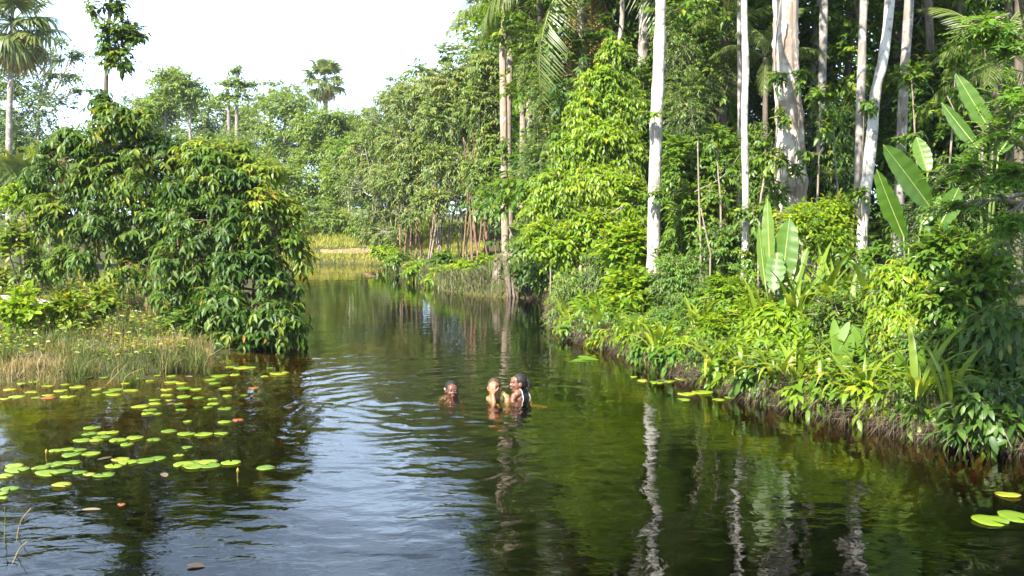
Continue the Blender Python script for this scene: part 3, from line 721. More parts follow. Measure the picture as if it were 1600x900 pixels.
# ---- the tall trunks of the right bank; their crowns are above the picture
def tall(pts, Y, w0, w1, bark, label, zt=11.5, crown=True, seed=1, mat='green', name='rainforest_tree', opt=None, spread=2.0, n=340, base_dx=0, crown_dy=1.5, shade_bough=0):
    """pts: pixels along the trunk from the foot upwards"""
    x0 = pts[0][0] + base_dx
    P = [gp(x0, Y)] + [at_Y(a, b_, Y) for a, b_ in pts]
    P = [P[0]] + [p_ for p_ in P[1:] if p_[2] > P[0][2] + .15]
    dv = P[-1] - P[-2]; dv = dv / dv[2]
    rs = np.random.default_rng(seed)
    while P[-1][2] < zt - 1: P.append(P[-1] + dv * min(2.5, zt - P[-1][2]) * np.array([.6, .6, 1]) + rs.normal(size=3) * np.array([.08, .08, 0]))
    s = Y / F
    tp = P[-1]
    bl = [(tp + np.array([rs.normal() * spread * .6, crown_dy + rs.normal() * spread * .6, rs.uniform(-1.6, 1.0)]), np.array([1.3, 1.3, .8]) * rs.uniform(.8, 1.3)) for _ in range(6)]
    for b_ in range(shade_bough): bl.append((P[0] + np.array([-2.2 + rs.normal() * .7, -3.0 + rs.normal() * .5, 6.8 + 1.0 * b_ + rs.normal() * .3]), np.array([.9, .9, .35])))  # unseen forward boughs, added to dapple the trunks with shade
    r_ = w0 * s / 2
    st = (P, r_, w1 * s / 2 * .8) if opt is None else (P, r_, w1 * s / 2 * .8, opt)
    return tree(name, label, 'tree', P[0], [st], bl, dict(mat=M[mat], n=n, L=.5, K=8, ll=.2, lw=.42, tm=.5), M[bark], seed=seed, twigs=False)
tall([(1019, 480), (1021, 400), (1024, 250), (1028, 120), (1032, 0)], 17.2, 23, 19, 'white_bark', 'straight chalk-white trunk standing alone at the edge of the right bank', seed=101)
tall([(1163, 430), (1165, 320), (1163, 200), (1166, 100), (1164, 0)], 16.0, 12, 11, 'white_bark', 'thin white trunk between the chalk-white trunk and the buttressed one', seed=102, zt=10.5)
tall([(1240, 400), (1240, 330), (1233, 200), (1229, 100), (1227, 0)], 16.5, 48, 38, 'big_bark', 'thickest trunk, broad and buttressed with peeling pinkish bark', seed=103, zt=14, opt=dict(res=2, sides=44, flare=.62, fh=.75, nb=3, ph=2.4, ridge=.055), n=520, spread=2.6, shade_bough=1)
tall([(1341, 430), (1342, 250), (1345, 120), (1349, 0)], 15.2, 15, 13, 'pale_bark', 'straight grey trunk touching the leaning white trunk', seed=104, shade_bough=2)
tall([(1345, 430), (1349, 340), (1362, 220), (1370, 140), (1381, 90), (1391, 0)], 15.0, 19, 15, 'white_bark', 'leaning white trunk that kinks to the right as it rises', seed=105, shade_bough=2)
tall([(1404, 330), (1408, 230), (1414, 100), (1421, 0)], 17.5, 17, 15, 'pale_bark', 'mottled pale trunk right of the leaning trunk, behind the paddle leaves', seed=106, shade_bough=2)
tall([(790, 400), (788, 300), (786, 180), (784, 90), (787, 20)], 25.8, 14, 11, 'pink_bark', 'tall pinkish bare trunk on the eroded knob where the creek bends', seed=107, zt=11, spread=1.6, n=300)
tall([(816, 330), (817, 150), (816, 60), (820, 0)], 28, 12, 11, 'grey_stem', 'brown trunk just right of the pinkish bare trunk', seed=108)
tall([(1157, 300), (1156, 100), (1156, 0)], 20, 9, 8, 'pale_bark', 'slim shaded pole close behind the thin white trunk', seed=109, mat='deep')
tall([(936, 360), (937, 300), (938, 200), (968, 60), (972, 0)], 22.5, 10, 8, 'pale_bark', 'slim pale trunk showing through the lime-green tree', seed=110)
for k, (px, Y, w, lean, lab) in enumerate([
    (1280, 21, 15, 4, 'shaded trunk just right of the buttressed trunk'), (1312, 23, 12, 10, 'dark trunk between the buttressed and the grey trunk'),
    (1462, 20, 14, -6, 'dim reddish trunk above the upright paddle leaf'), (1130, 22, 16, 0, 'dark mossy trunk left of the thin white trunk'),
    (1198, 24, 9, 2, 'slim shaded trunk left of the buttressed trunk'), (1440, 24, 10, 5, 'thin dim trunk behind the leaning trunks'),
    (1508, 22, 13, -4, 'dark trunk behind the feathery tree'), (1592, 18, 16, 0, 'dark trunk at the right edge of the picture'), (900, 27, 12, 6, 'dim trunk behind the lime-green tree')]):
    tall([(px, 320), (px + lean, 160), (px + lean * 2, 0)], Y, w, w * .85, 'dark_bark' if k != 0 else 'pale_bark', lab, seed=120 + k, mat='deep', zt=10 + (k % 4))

# ---- palms among the trunks
frA = frond_mesh('palm_frond', M['palm'], 1, 4.0, 54, .7, .6, .75, .02); frB = frond_mesh('palm_frond', M['palm'], 2, 3.6, 50, .66, .75, .9, .02)
frD = frond_mesh('dry_palm_frond', M['palm_dry'], 3, 3.4, 44, .6, .25, 1.0, .018)
b0 = gp(918, 24)
palm('feather_palm', 'feather palm with long fronds hanging down behind the lime-green tree', b0, at_Y(922, -70, 24), .16, .14, [frA, frB], 13, frD, 7, 75, -48, 1.0, M['grey_stem'], 7, (-66, -84))
b0 = gp(800, 27)
palm('feather_palm', 'feather palm whose fronds arch into the sky above the pinkish trunk', b0, at_Y(800, 2, 27), .10, .09, [frB, frA], 11, frD, 0, 80, -20, .52, M['grey_stem'], 8, off=.6)
b0 = gp(1130, 21)
palm('feather_palm', 'shaded feather palm with a dark crown left of the thin white trunk', b0, at_Y(1130, 60, 21), .12, .12, [frA, frB], 12, frD, 0, 70, -5, .5, M['dark_bark'], 9)
b0 = gp(1555, 15)
palm('feather_palm', 'small feather palm in the shade behind the feathery tree', b0, at_Y(1560, 100, 15), .07, .06, [frB, frA], 10, frD, 0, 70, -20, .4, M['dark_bark'], 10)
b0 = gp(1210, 20)
palm('feather_palm', 'small pale feather palm left of the buttressed trunk', b0, at_Y(1196, 90, 20), .06, .05, [frB, frA], 9, frD, 0, 70, -25, .38, M['dark_bark'], 15)

# ---- the forest interior: three kinds of tall filler tree and three kinds of undergrowth, copied
def proto_tree(seed, mat, bark, ll=.21):
    rs = np.random.default_rng(seed)
    h = 12.5
    bl = []
    for k in range(15):
        z = 1.2 + 11.5 * (k / 14) ** .85; a = rs.uniform(0, 6.28); r = rs.uniform(.3, 1.5)
        bl.append((np.array([r * math.cos(a), r * math.sin(a), z]), np.array([1.15, 1.15, .85]) * rs.uniform(.75, 1.25)))
    return tree('understorey_tree', 'tall shaded rainforest tree deep inside the forest behind the pale trunks', 'tree', (0, 0, 0),
                [([(0, 0, -.2), (.1, .05, 4), (-.1, .1, 8), (.1, 0, h)], .13, .05)], bl,
                dict(mat=M[mat], n=900, L=.55, K=8, ll=ll, lw=.44, tm=.48), M[bark], seed=seed, group='shaded trees inside the right-hand forest', twigs=False)
protos = [proto_tree(201, 'green', 'dark_bark'), proto_tree(202, 'deep', 'grey_stem'), proto_tree(203, 'green', 'pale_bark')]
rs = np.random.default_rng(77)
spots = []
for Y, dpx in ((23, 78), (27, 76), (32, 74), (38, 80)):
    a = 845 + rs.uniform(-20, 20) + (Y - 23) * 2
    while a < 1690:
        spots.append((a + rs.normal() * 14, Y + rs.normal() * .8)); a += dpx
for i, (px, Y) in enumerate(spots):
    x = (px - 800) / F * Y
    z = gz(x, Y)
    r = protos[i] if i < 3 else dup(protos[i % 3], (0, 0, 0), 0, 1)
    row = 'first row' if Y < 25 else 'second row' if Y < 29.5 else 'third row' if Y < 35 else 'last row'
    zone = [z_ for lim, z_ in ((880, 'left of the lime-green tree'), (965, 'behind the lime-green tree'), (1035, 'behind the chalk-white trunk'), (1100, 'right of the chalk-white trunk'), (1180, 'behind the thin white trunk'), (1260, 'behind the buttressed trunk'), (1325, 'right of the buttressed trunk'), (1400, 'behind the leaning trunk'), (1480, 'behind the wide paddle leaves'), (1560, 'behind the upright paddle leaf'), (9999, 'at the right edge')) if px < lim][0]
    r['label'] = 'tall shaded forest tree ' + zone + ', ' + row + ' back'
    used = used if i else {}; used.setdefault(r['label'], []).append(r); r.location = (x, Y, z - .05); r.rotation_euler = (0, 0, rs.uniform(0, 6.28)); s = rs.uniform(.85, 1.25); r.scale = (s, s, s)

for ls in used.values():
    if len(ls) > 1:
        for r, w_ in zip(sorted(ls, key=lambda q_: q_.location.x / q_.location.y), ('left one of two', 'right one of two', 'third')): r['label'] = r['label'] + ', ' + w_
protos_far = [proto_tree(211, 'far', 'pale_bark', .27), proto_tree(212, 'far_dark', 'pale_bark', .27)]
# far woodland closing the view beyond the thicket and the far bank
for i, (px, Y) in enumerate([(330, 78), (380, 84), (425, 80), (470, 88), (520, 92), (570, 86), (610, 80), (650, 70), (690, 64), (735, 60), (775, 56), (815, 52), (30, 74), (100, 80), (170, 76), (240, 82), (285, 74), (590, 62), (540, 70), (-20, 66), (850, 46)]):
    r = dup(protos_far[i % 2], (0, 0, 0), 0, 1, 'tree of the far woodland seen ' + ['left of the pair of slim white trunks', 'behind the pair of slim white trunks', 'behind the deep green tree', 'left of the distant fan palm', 'right of the distant fan palm', 'in the dip of the skyline', 'behind the far end of the olive thicket', 'through the olive thicket', 'through the middle of the olive thicket', 'through the right of the olive thicket', 'left of the pinkish trunk', 'right of the pinkish trunk', 'behind the pale palm trunk', 'left of the slender emergent tree', 'behind the slender emergent tree', 'behind the round thin-crowned tree', 'behind the dark dense tree', 'low above the sandy far bank', 'behind the soft green tree', 'left of the pale palm trunk', 'behind the lime-green tree at its left'][i])
    x = (px - 800) / F * Y; r.location = (x, Y, gz(x, Y) - .1); r.rotation_euler = (0, 0, 1.7 * i); k_ = [.86, .84, .84, .92, .8, .62, .7, .75, .78, .85, .9, 1, .72, .62, .62, .8, .9, .55, .62, .8, 1][i]; r.scale = (k_ * 1.5, k_ * 1.5, k_); r['group'] = 'trees of the far woodland'
for q_ in protos_far:
    for c_ in list(q_.children): bpy.data.objects.remove(c_)
    bpy.data.objects.remove(q_)
# ---- named shrubs of the right bank
def shrub(name, label, px, Y, blobs, mat, n, ll=.17, lw=.42, seed=1, n_obj=40, K=8, L_=.38, droop=.25, ldroop=.4, tm=.5, flat=0, fan=.75, bark='grey_stem', cat='shrub', r0=.022, tmpl=LEAF_NEAR, clump=.26, dead=.012):
    b0 = gp(px, Y)
    st = [([b0 + [.0, .05, -.05], b0 * .5 + pb(*blobs[k % len(blobs)])[0] * .5 + [0, 0, .1], pb(*blobs[k % len(blobs)])[0]], r0, r0 * .4) for k in range(min(3, len(blobs)))]
    return tree(name, label, cat, b0, st, [pb(*b_) for b_ in blobs], dict(mat=M[mat], n=n, L=L_, K=K, ll=ll, lw=lw, droop=droop, ldroop=ldroop, tm=tm, tmpl=tmpl, flat=flat, fan=fan, sub=6, clump=clump, dead=dead), M[bark], n_obj=n_obj, seed=seed, stem_name='stem')
# lime-green tree
shrub('lime_tree', 'bright lime-green tree with a pointed crown left of the chalk-white trunk', 945, 20.5,
      [(962, 75, 20.5, 22, 26), (945, 125, 20.5, 44, 34), (915, 165, 20.3, 34, 36), (970, 165, 20.3, 38, 36), (935, 215, 20, 60, 40), (895, 240, 20, 36, 36), (985, 235, 20, 34, 34), (870, 290, 19.8, 46, 36), (940, 285, 19.6, 60, 40), (845, 325, 19.8, 36, 30)],
      'lime', 2500, .12, .42, 301, 280, L_=.42, cat='tree', r0=.07, ldroop=.7, droop=.4, tm=.55, bark='pale_bark', tmpl=LEAF_MID)
shrub('lime_shrub', 'lime-green shrub below the pointed lime-green tree', 900, 19, [(890, 385, 19, 50, 36), (850, 370, 19.3, 40, 34), (930, 350, 19, 50, 34), (985, 320, 19, 36, 44)], 'lime', 800, .12, .44, 302, 90, tm=.45)
spec = [
 ('dark green shrub with small leaves on the knob right of the pinkish trunk', 832, 24.5, [(835, 385, 24.5, 34, 32), (822, 425, 24.3, 30, 22), (862, 420, 24, 34, 30)], 'deep', 330, .15),
 ('leafy shrub between the lime-green shrub and the water', 905, 18.6, [(900, 445, 18.4, 44, 34), (945, 420, 18.2, 44, 44), (880, 485, 18.2, 30, 20)], 'green', 420, .15),
 ('yellow-green shrub at the foot of the chalk-white trunk, on its left', 975, 17.6, [(975, 390, 17.6, 40, 44), (985, 450, 17.2, 36, 34), (940, 490, 17.2, 44, 26)], 'lime', 420, .17),
 ('fine-leaved grey-green shrub right of the chalk-white trunk', 1068, 15.8, [(1060, 430, 15.8, 40, 46), (1095, 470, 15.4, 44, 36), (1050, 500, 15.2, 40, 30)], 'fern', 420, .13),
 ('tall shrub filling the gap between the two white trunks', 1095, 18.2, [(1090, 330, 18.2, 50, 56), (1065, 260, 18.6, 34, 50), (1125, 250, 18.6, 40, 56)], 'green', 520, .17),
 ('upper shrub high between the two white trunks', 1100, 20.5, [(1075, 160, 20.5, 44, 60), (1115, 110, 20.8, 44, 50), (1060, 60, 20.8, 40, 60)], 'green', 480, .19),
 ('small-leaved shrub just right of the thin white trunk', 1190, 17.2, [(1185, 250, 17.2, 24, 60), (1190, 340, 17, 30, 40), (1140, 390, 16.4, 36, 44)], 'green', 400, .15),
 ('bright shrub below the thin white trunk', 1145, 14.2, [(1140, 460, 14.2, 44, 40), (1175, 490, 13.8, 40, 36), (1120, 515, 13.8, 44, 30)], 'lime', 420, .15),
 ('low leafy shrub overhanging the bank left of the straw clumps', 1075, 13.9, [(1085, 545, 13.9, 46, 26), (1040, 535, 14.4, 40, 28), (1130, 560, 13.3, 36, 24)], 'green', 400, .14),
 ('shrub with broad leaves in front of the yellowing paddle leaves', 1225, 12.6, [(1215, 500, 12.6, 46, 34), (1255, 520, 12.4, 46, 34), (1190, 540, 12.4, 40, 26)], 'lime', 420, .16),
 ('pale shrub growing at the foot of the buttressed trunk', 1255, 15.2, [(1250, 350, 15.2, 36, 30), (1290, 365, 15, 36, 36), (1300, 330, 15.2, 30, 26)], 'lime', 320, .17),
 ('shaded shrub right of the buttressed trunk', 1305, 17.8, [(1300, 270, 17.8, 30, 46), (1315, 200, 18.2, 26, 50)], 'deep', 320, .18),
 ('leafy shrub in the middle of the bank below the grey trunk', 1320, 12.2, [(1315, 490, 12.2, 50, 36), (1355, 520, 12, 46, 36), (1300, 545, 11.9, 40, 26)], 'green', 420, .15),
 ('bright shrub with drooping oval leaves right of the leaning trunk', 1420, 11.6, [(1410, 430, 11.8, 50, 40), (1450, 470, 11.5, 52, 40), (1400, 500, 11.4, 46, 36)], 'lime', 480, .165),
 ('green shrub with large oval leaves below the paddle leaves at the right', 1490, 11.6, [(1480, 400, 11.8, 52, 40), (1530, 430, 11.5, 46, 40), (1500, 470, 11.2, 50, 36)], 'green', 480, .17),
 ('low green shrub hanging over the straw clumps near the right edge', 1470, 10.7, [(1465, 540, 10.7, 46, 34), (1510, 560, 10.5, 46, 36), (1430, 545, 10.9, 36, 30)], 'green', 420, .15),
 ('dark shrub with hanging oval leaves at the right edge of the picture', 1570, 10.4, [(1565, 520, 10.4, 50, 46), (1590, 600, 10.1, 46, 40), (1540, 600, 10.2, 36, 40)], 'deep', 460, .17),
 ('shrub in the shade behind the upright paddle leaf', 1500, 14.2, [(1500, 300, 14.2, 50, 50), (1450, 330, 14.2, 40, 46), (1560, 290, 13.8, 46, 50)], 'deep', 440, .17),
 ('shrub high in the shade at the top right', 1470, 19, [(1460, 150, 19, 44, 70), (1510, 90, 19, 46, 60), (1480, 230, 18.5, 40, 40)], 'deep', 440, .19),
 ('leafy branch-filled shrub behind the lime-green tree on its left', 850, 24, [(845, 250, 24, 44, 50), (860, 160, 24.5, 40, 60), (835, 90, 25, 34, 60)], 'green', 480, .19),
 ('leafy shrub behind the lime-green tree on its right', 1005, 22.5, [(1000, 150, 22.5, 30, 60), (995, 80, 23, 36, 40), (1005, 260, 22, 26, 50)], 'green', 420, .18),
]
for k, (lab, px, Y, bl, mt, nn, ll) in enumerate(spec):
    f_ = (1.0, .62, 1.25, .75, 1.1, .55, .9)[k % 7]
    shrub('bank_shrub', lab, px, Y, bl, mt, int(nn * (2.1 if f_ > .8 else 2.9)), ll * f_ * .72, (.42, .34, .5, .38)[k % 4], seed=320 + k, n_obj=55 if Y < 16 else 25, K=9, L_=.38 * (.6 + .4 * f_), droop=(.25, .5, .1, .35)[k % 4], ldroop=(.4, .8, .15, .55, .3)[k % 5], clump=(.26, .18, .3)[k % 3], dead=.03, tmpl=LEAF_NEAR if Y < 13.2 else LEAF_MID)
# low plants along the sunny edge beyond the bend
for k, (px, py, Y, rx, ry, mt, lab) in enumerate([
    (625, 405, 33.5, 26, 18, 'green', 'leafy low plant where the far right bank begins'), (655, 420, 30, 26, 18, 'lime', 'second low plant along the sunny bank left of the pinkish trunk'),
    (690, 432, 28.2, 26, 20, 'lime', 'broad-leaved low plant in the middle of the sunny bank'), (722, 425, 27.6, 26, 22, 'lime', 'low yellow-green plant under the thicket stems'),
    (748, 438, 26.6, 22, 18, 'green', 'low plant just left of the eroded knob'), (700, 405, 30, 30, 16, 'green', 'low plant between the stems of the thicket'), (760, 410, 27.5, 20, 14, 'lime', 'low plant at the foot of the pinkish trunk'), (600, 392, 38, 22, 14, 'lime', 'low plant beside the driftwood on the far bank')]):
    shrub('bank_plant', lab, px, Y, [(px, py, Y, rx, ry), (px + rx * .6, py + 6, Y - .2, rx * .7, ry * .7)], mt, 170, .17, seed=360 + k, n_obj=0, cat='plant', tmpl=LEAF_MID, K=7)
for k, (px, up_, mt, lab) in enumerate([
    (905, 22, 'green', 'low plant overhanging the lip of the right bank near the bend'), (960, 24, 'lime', 'low yellow plant on the lip of the bank left of the chalk-white trunk'), (1020, 30, 'green', 'low plant on the lip of the bank in line with the chalk-white trunk'), (1062, 34, 'fern', 'fine-leaved low plant drooping to the water left of the yellow strap blades'),
    (1140, 34, 'lime', 'low bright plant on the lip between the first strap clumps'), (1192, 44, 'green', 'low green plant on the lip left of the largest strap clump'), (1275, 46, 'lime', 'low bright plant on the lip right of the largest strap clump'), (1318, 52, 'green', 'low plant below the pale arrow-leaved plant'), (1372, 60, 'lime', 'low bright plant left of the glossy arrow-leaved plant'),
    (1462, 50, 'green', 'low plant right of the glossy arrow-leaved plant'), (1530, 62, 'deep', 'dark plant hanging over the bank near the right end'), (1580, 70, 'deep', 'dark plant hanging down to the water at the right edge'), (1545, 90, 'deep', 'dark leafy plant above the post-like root')]):
    eY = edge_Y(px); ey = np.interp(px, EDGE[:, 0], EDGE[:, 1]); dk = mt == 'deep'
    shrub('bank_plant', lab, px, eY + .3, [(px, ey - up_, eY + .25, 26, 18), (px + 18, ey - up_ + 10, eY + (.0 if dk else .15), 20, 16), (px - 18, ey - up_ + (20 if dk else 6), eY + (-.05 if dk else .2), 20, 16)], mt, 110, .14, seed=390 + k, n_obj=25, cat='plant', K=7, L_=.3, ldroop=.5)
# bare slender saplings standing in the undergrowth
for k, (px, Y, y1, lean, lab) in enumerate([(1128, 16.4, 210, -6, 'bare sapling stem left of the thin white trunk'), (1185, 15.6, 240, 8, 'bare sapling stem right of the thin white trunk'), (1275, 15.8, 150, 5, 'bare sapling stem right of the buttressed trunk'), (1312, 16.4, 180, -7, 'bare sapling stem left of the grey trunk'), (1440, 15.4, 120, -10, 'bare sapling stem above the wide paddle leaves'), (1475, 15.0, 90, 12, 'bare sapling stem left of the upright paddle leaf'),
    (860, 21.5, 210, 6, 'bare sapling stem left of the lime-green tree'), (1530, 14.6, 60, 6, 'bare sapling stem behind the feathery tree')]):
    b0 = gp(px, Y)
    tree('sapling', lab, 'sapling', b0, [([b0, at_Y(px + lean * .3, 330, Y), at_Y(px + lean, (330 + y1) / 2, Y), at_Y(px + lean * 1.6, y1, Y)], .022, .01)],
         [pb(px + lean * 1.6, y1, Y, 26, 16), pb(px + lean + 12, y1 + 50, Y, 18, 10), pb(px + lean - 14, y1 + 90, Y, 18, 10)], dict(mat=M['green'], n=45, L=.3, K=7, ll=.13, lw=.42, tm=.55, tmpl=LEAF_NEAR, sub=3), M['grey_stem'], seed=420 + k, limb=.5)
# leafy climbers clinging to the pale trunks
for k, (px, Y, ys_, lab) in enumerate([(1026, 16.95, (470, 440, 400), 'small climber at the foot of the chalk-white trunk'), (1024, 16.95, (300, 180), 'small leafy climber halfway up the chalk-white trunk'), (1220, 16.1, (300, 250, 180, 120), 'leafy climber on the left side of the buttressed trunk'), (1248, 16.0, (330, 270, 120), 'leafy climber on the right side of the buttressed trunk'), (1166, 15.8, (400, 330), 'small climber on the thin white trunk'), (1348, 14.8, (400, 300, 160), 'climber between the grey and the leaning trunk'), (1412, 17.3, (250, 120), 'climber on the mottled pale trunk'), (788, 25.6, (300, 220, 60), 'climber on the pinkish bare trunk')]):
    b0 = at_Y(px, ys_[0] + 12, Y)
    tree('climber', lab, 'climbing plant', b0, [([b0] + [at_Y(px + 2 * (-1) ** j, y_, Y) for j, y_ in enumerate(ys_)], .008, .004)], [pb(px + 5 * (-1) ** j, y_, Y - .05, 15, 16, 8) for j, y_ in enumerate(ys_)],
         dict(mat=M['green'], n=24 * len(ys_), L=.16, K=5, ll=.10, lw=.5, tm=.55, tmpl=LEAF_NEAR, sub=2), M['grey_stem'], seed=440 + k, limb=.3, stem_name='vine')
# feathery tree at the top right, rooted outside the picture
b0 = gp(1660, 11.5)
tree('feathery_tree', 'feathery-leaved tree reaching into the picture from the right edge', 'tree', b0,
     [([b0, at_Y(1650, 300, 11.4), at_Y(1625, 150, 11), at_Y(1600, 20, 10.8), at_Y(1590, -90, 10.8)], .07, .03)],
     [pb(1580, 60, 10.6, 40, 44), pb(1545, 30, 10.6, 34, 30), pb(1590, 150, 10.4, 34, 34), pb(1560, 200, 10.4, 40, 26), pb(1520, 260, 10.4, 40, 22), pb(1580, 270, 10.2, 40, 34), pb(1500, 318, 10.5, 30, 18), pb(1570, 340, 10.2, 46, 30), pb(1570, -60, 10.8, 60, 50)],
     dict(mat=M['fern'], n=430, L=.5, K=22, ll=.085, lw=.3, droop=.2, ldroop=.12, fan=1.0, flat=.75, tm=.5, up=.0, clump=.3, twig=M['grey_stem'], tmpl=LEAF_MID), M['dark_bark'], seed=381)
# a bough over the near right water, above the picture: it shades the right edge
b0 = np.array([9.0, 8.2, gz(9.0, 8.2)])
tree('leaning_tree', 'leaning tree rooted off the right edge, its crown above the picture', 'tree', b0,
     [([b0, (8.0, 7.9, 2.5), (6.2, 7.6, 4.6), (3.4, 7.0, 5.2), (2.2, 6.0, 5.4)], .16, .05)],
     [(np.array(c_), np.array(r_)) for c_, r_ in [((2.9, 7.1, 4.9), (.8, .8, .5)), ((3.6, 7.7, 5.0), (.9, .9, .5)), ((4.3, 7.2, 5.3), (.9, .9, .6)), ((3.3, 6.4, 5.7), (.8, .8, .5)), ((2.3, 6.3, 5.6), (.7, .7, .5)), ((1.9, 5.7, 5.1), (.7, .7, .45)), ((2.7, 5.9, 5.3), (.8, .8, .5)), ((5.3, 7.6, 5.6), (1.0, 1.0, .7))]],
     dict(mat=M['green'], n=1300, L=.4, K=9, ll=.17, lw=.42, tm=.5), M['dark_bark'], seed=382)

# ---- paddle-leaved plants (each leaf a part)
def paddle_mesh(seed, fold=.3, bend=.22, torn=0.0, tint=.5, tip=.55):
    """unit leaf: along +X, width 1 across Y, normal +Z"""
    rs = np.random.default_rng(seed); mb = MB()
    n = 26; s = np.linspace(0, 1, n)
    w = .5 * np.clip(np.sin(PI * np.clip(s * .93 + .05, 0, 1)) ** tip, .04, 1)
    z = bend * (-s ** 2 + .3 * s)
    rows = []
    for j, f in enumerate((-1, -.5, 0, .5, 1)):
        ww = w * f
        if abs(f) == 1 and torn: ww = ww * (1 - torn * (rs.random(n) < .4) * rs.uniform(.3, .9, n))
        wav = .02 * np.sin(s * 38 + (1 if f > 0 else 2.2)) * abs(f) + .012 * np.sin(s * 90 + f) * abs(f)
        rows.append(np.stack([s - .04 * abs(f) * s, ww, z + fold * np.abs(ww) * .6 + wav], -1))
    V = np.concatenate(rows); i = np.arange(5 * n).reshape(5, n)
    q = np.stack([i[:-1, :-1], i[:-1, 1:], i[1:, 1:], i[1:, :-1]], -1).reshape(-1, 4)
    tn = np.clip(tint + .05 * np.tile(np.sin(s * 60), 5) + (.45 * torn) * np.repeat([1, .2, 0, .2, 1], n), 0, 1)
    return mb.add(V, [q], tn)
RIB = plain_mat('leaf_midrib', (.22, .27, .07), .5)
def paddle_plant(label, px, Y, leaves, seed, stalk=.02):
    b0 = gp(px, Y)
    root = thing('paddle_leaf_plant', label, 'plant', b0)
    for k, (x0, y0, x1, y1, dY, wpx, nrm, torn, tint) in enumerate(leaves):
        A = at_Y(x0, y0, Y); B = at_Y(x1, y1, Y + dY); Ln = np.linalg.norm(B - A); Wd = wpx * .78 * Y / F
        ax = unit(B - A); sd = unit(np.cross(np.array(nrm, float), ax)); nn = np.cross(ax, sd)
        o = paddle_mesh(seed + k, torn=max(torn, .10), tint=tint).build('leaf', M['banana'], root)
        R = A - b0
        o.matrix_basis = Matrix(((ax[0] * Ln, sd[0] * Wd, nn[0] * Wd, R[0]), (ax[1] * Ln, sd[1] * Wd, nn[1] * Wd, R[1]), (ax[2] * Ln, sd[2] * Wd, nn[2] * Wd, R[2]), (0, 0, 0, 1)))
        s = np.linspace(0, 1, 12)[:, None]
        P = R + ax * Ln * s + nn * (Wd * .18 * (-s ** 2 + .3 * s) - .006)
        V, q = tubes(P, np.linspace(.014, .003, 12), 6)
        MB().add((V - R) @ np.linalg.inv(np.stack([ax * Ln, sd * Wd, nn * Wd], 0)), q).build('midrib', RIB, o)
        V, q = tubes(curve_pts([np.array([.03 * k - .05, 0, 0]), R * .5 + np.array([0, .03, .08]), R], 8), np.linspace(stalk, .012, 8), 6); MB().add(V, q).build('stalk', M['green_stem'], root)
    return root
paddle_plant('upright paddle-leaved plant with a browning torn leaf in front of the buttressed trunk', 1215, 13.2,
    [(1203, 420, 1198, 310, .15, 27, (-.5, -.8, .3), 0, .80), (1222, 440, 1234, 340, .1, 50, (-.2, -.9, .3), 0, .45), (1196, 445, 1184, 350, .2, 22, (-.8, -.5, .2), 0, .7), (1215, 395, 1208, 455, -.30, 40, (-.3, -.75, .6), .42, .30),
     (1240, 455, 1262, 385, .1, 18, (-.4, -.6, .6), 0, .75), (1228, 450, 1226, 490, -.3, 26, (0, -.7, .7), 0, .4), (1250, 470, 1290, 425, -.1, 14, (0, -.6, .8), 0, .6)], 501)
paddle_plant('wide paddle-leaved plant with broad arching leaves right of the leaning trunk', 1425, 12.9,
    [(1452, 322, 1384, 226, -.3, 56, (-.35, -.75, .55), 0, .3), (1412, 370, 1368, 266, -.1, 42, (-.7, -.55, .4), .2, .35), (1450, 268, 1432, 212, .3, 34, (-.3, -.8, .4), 0, .5), (1470, 350, 1500, 292, .1, 44, (.1, -.8, .5), 0, .25),
     (1420, 385, 1475, 378, -.2, 22, (0, -.5, .9), 0, .4), (1440, 350, 1470, 305, .1, 30, (-.2, -.8, .4), 0, .55)], 520)
paddle_plant('tall shiny paddle leaf standing upright in front of the dark forest at the right', 1545, 13.5,
    [(1552, 212, 1494, 114, .2, 36, (-.45, -.75, .45), 0, .35), (1530, 235, 1470, 160, .35, 28, (-.75, -.5, .3), 0, .15), (1560, 240, 1610, 175, .2, 30, (.2, -.8, .5), 0, .2)], 540, .03)

# ---- strap-leaved clumps along the right bank (each blade a part)
def blade_mesh(seed, bend, mat, w=.055, k=.5):
    n = 8; s = np.linspace(0, 1, n); rs = np.random.default_rng(seed)
    ang = 1.25 - bend * s ** 1.4; dx = np.cumsum(np.cos(ang)) / n; dz = np.cumsum(np.sin(ang)) / n
    wd = w * np.clip(np.sin(PI * np.clip(.25 + .75 * s, 0, 1)), .03, 1) * np.array([.8] + [1] * (n - 1))
    V = np.concatenate([np.stack([dx, -wd / 2, dz + .01], -1), np.stack([dx, 0 * wd, dz], -1), np.stack([dx, wd / 2, dz + .01], -1)])
    i = np.arange(3 * n).reshape(3, n)
    q = np.stack([i[:-1, :-1], i[:-1, 1:], i[1:, 1:], i[1:, :-1]], -1).reshape(-1, 4)
    return MB().add(V, [q], np.clip(k + .1 * np.tile(s, 3), 0, 1)).mesh('blade', mat)
BL = [blade_mesh(i, b_, M['strap'], w_, k_) for i, (b_, w_, k_) in enumerate([(.7, .06, .3), (1.5, .065, .5), (2.3, .06, .65), (1.9, .05, .72), (2.4, .06, .75), (1.1, .06, .45)])]
def strap_clump(label, px, Y, n, size, seed, upright=0.0, name='strap_leaf_clump', dz=0.0):
    rs = np.random.default_rng(seed); b0 = gp(px, Y, dz)
    root = thing(name, label, 'plant', b0)
    for i in range(n):
        o = link('blade', BL[int(rs.integers(0, 2)) if rs.random() < upright else int(rs.integers(0, 6))], root)
        o.rotation_euler = (rs.normal() * .1, -upright * .25 * rs.random() + rs.normal() * .12, i * 2.4 + rs.normal() * .3)
        k = size * 1.45 * rs.uniform(.7, 1.15); o.scale = (k, k * 1.25, k)
        o.location = (rs.normal() * .03, rs.normal() * .03, 0)
    return root
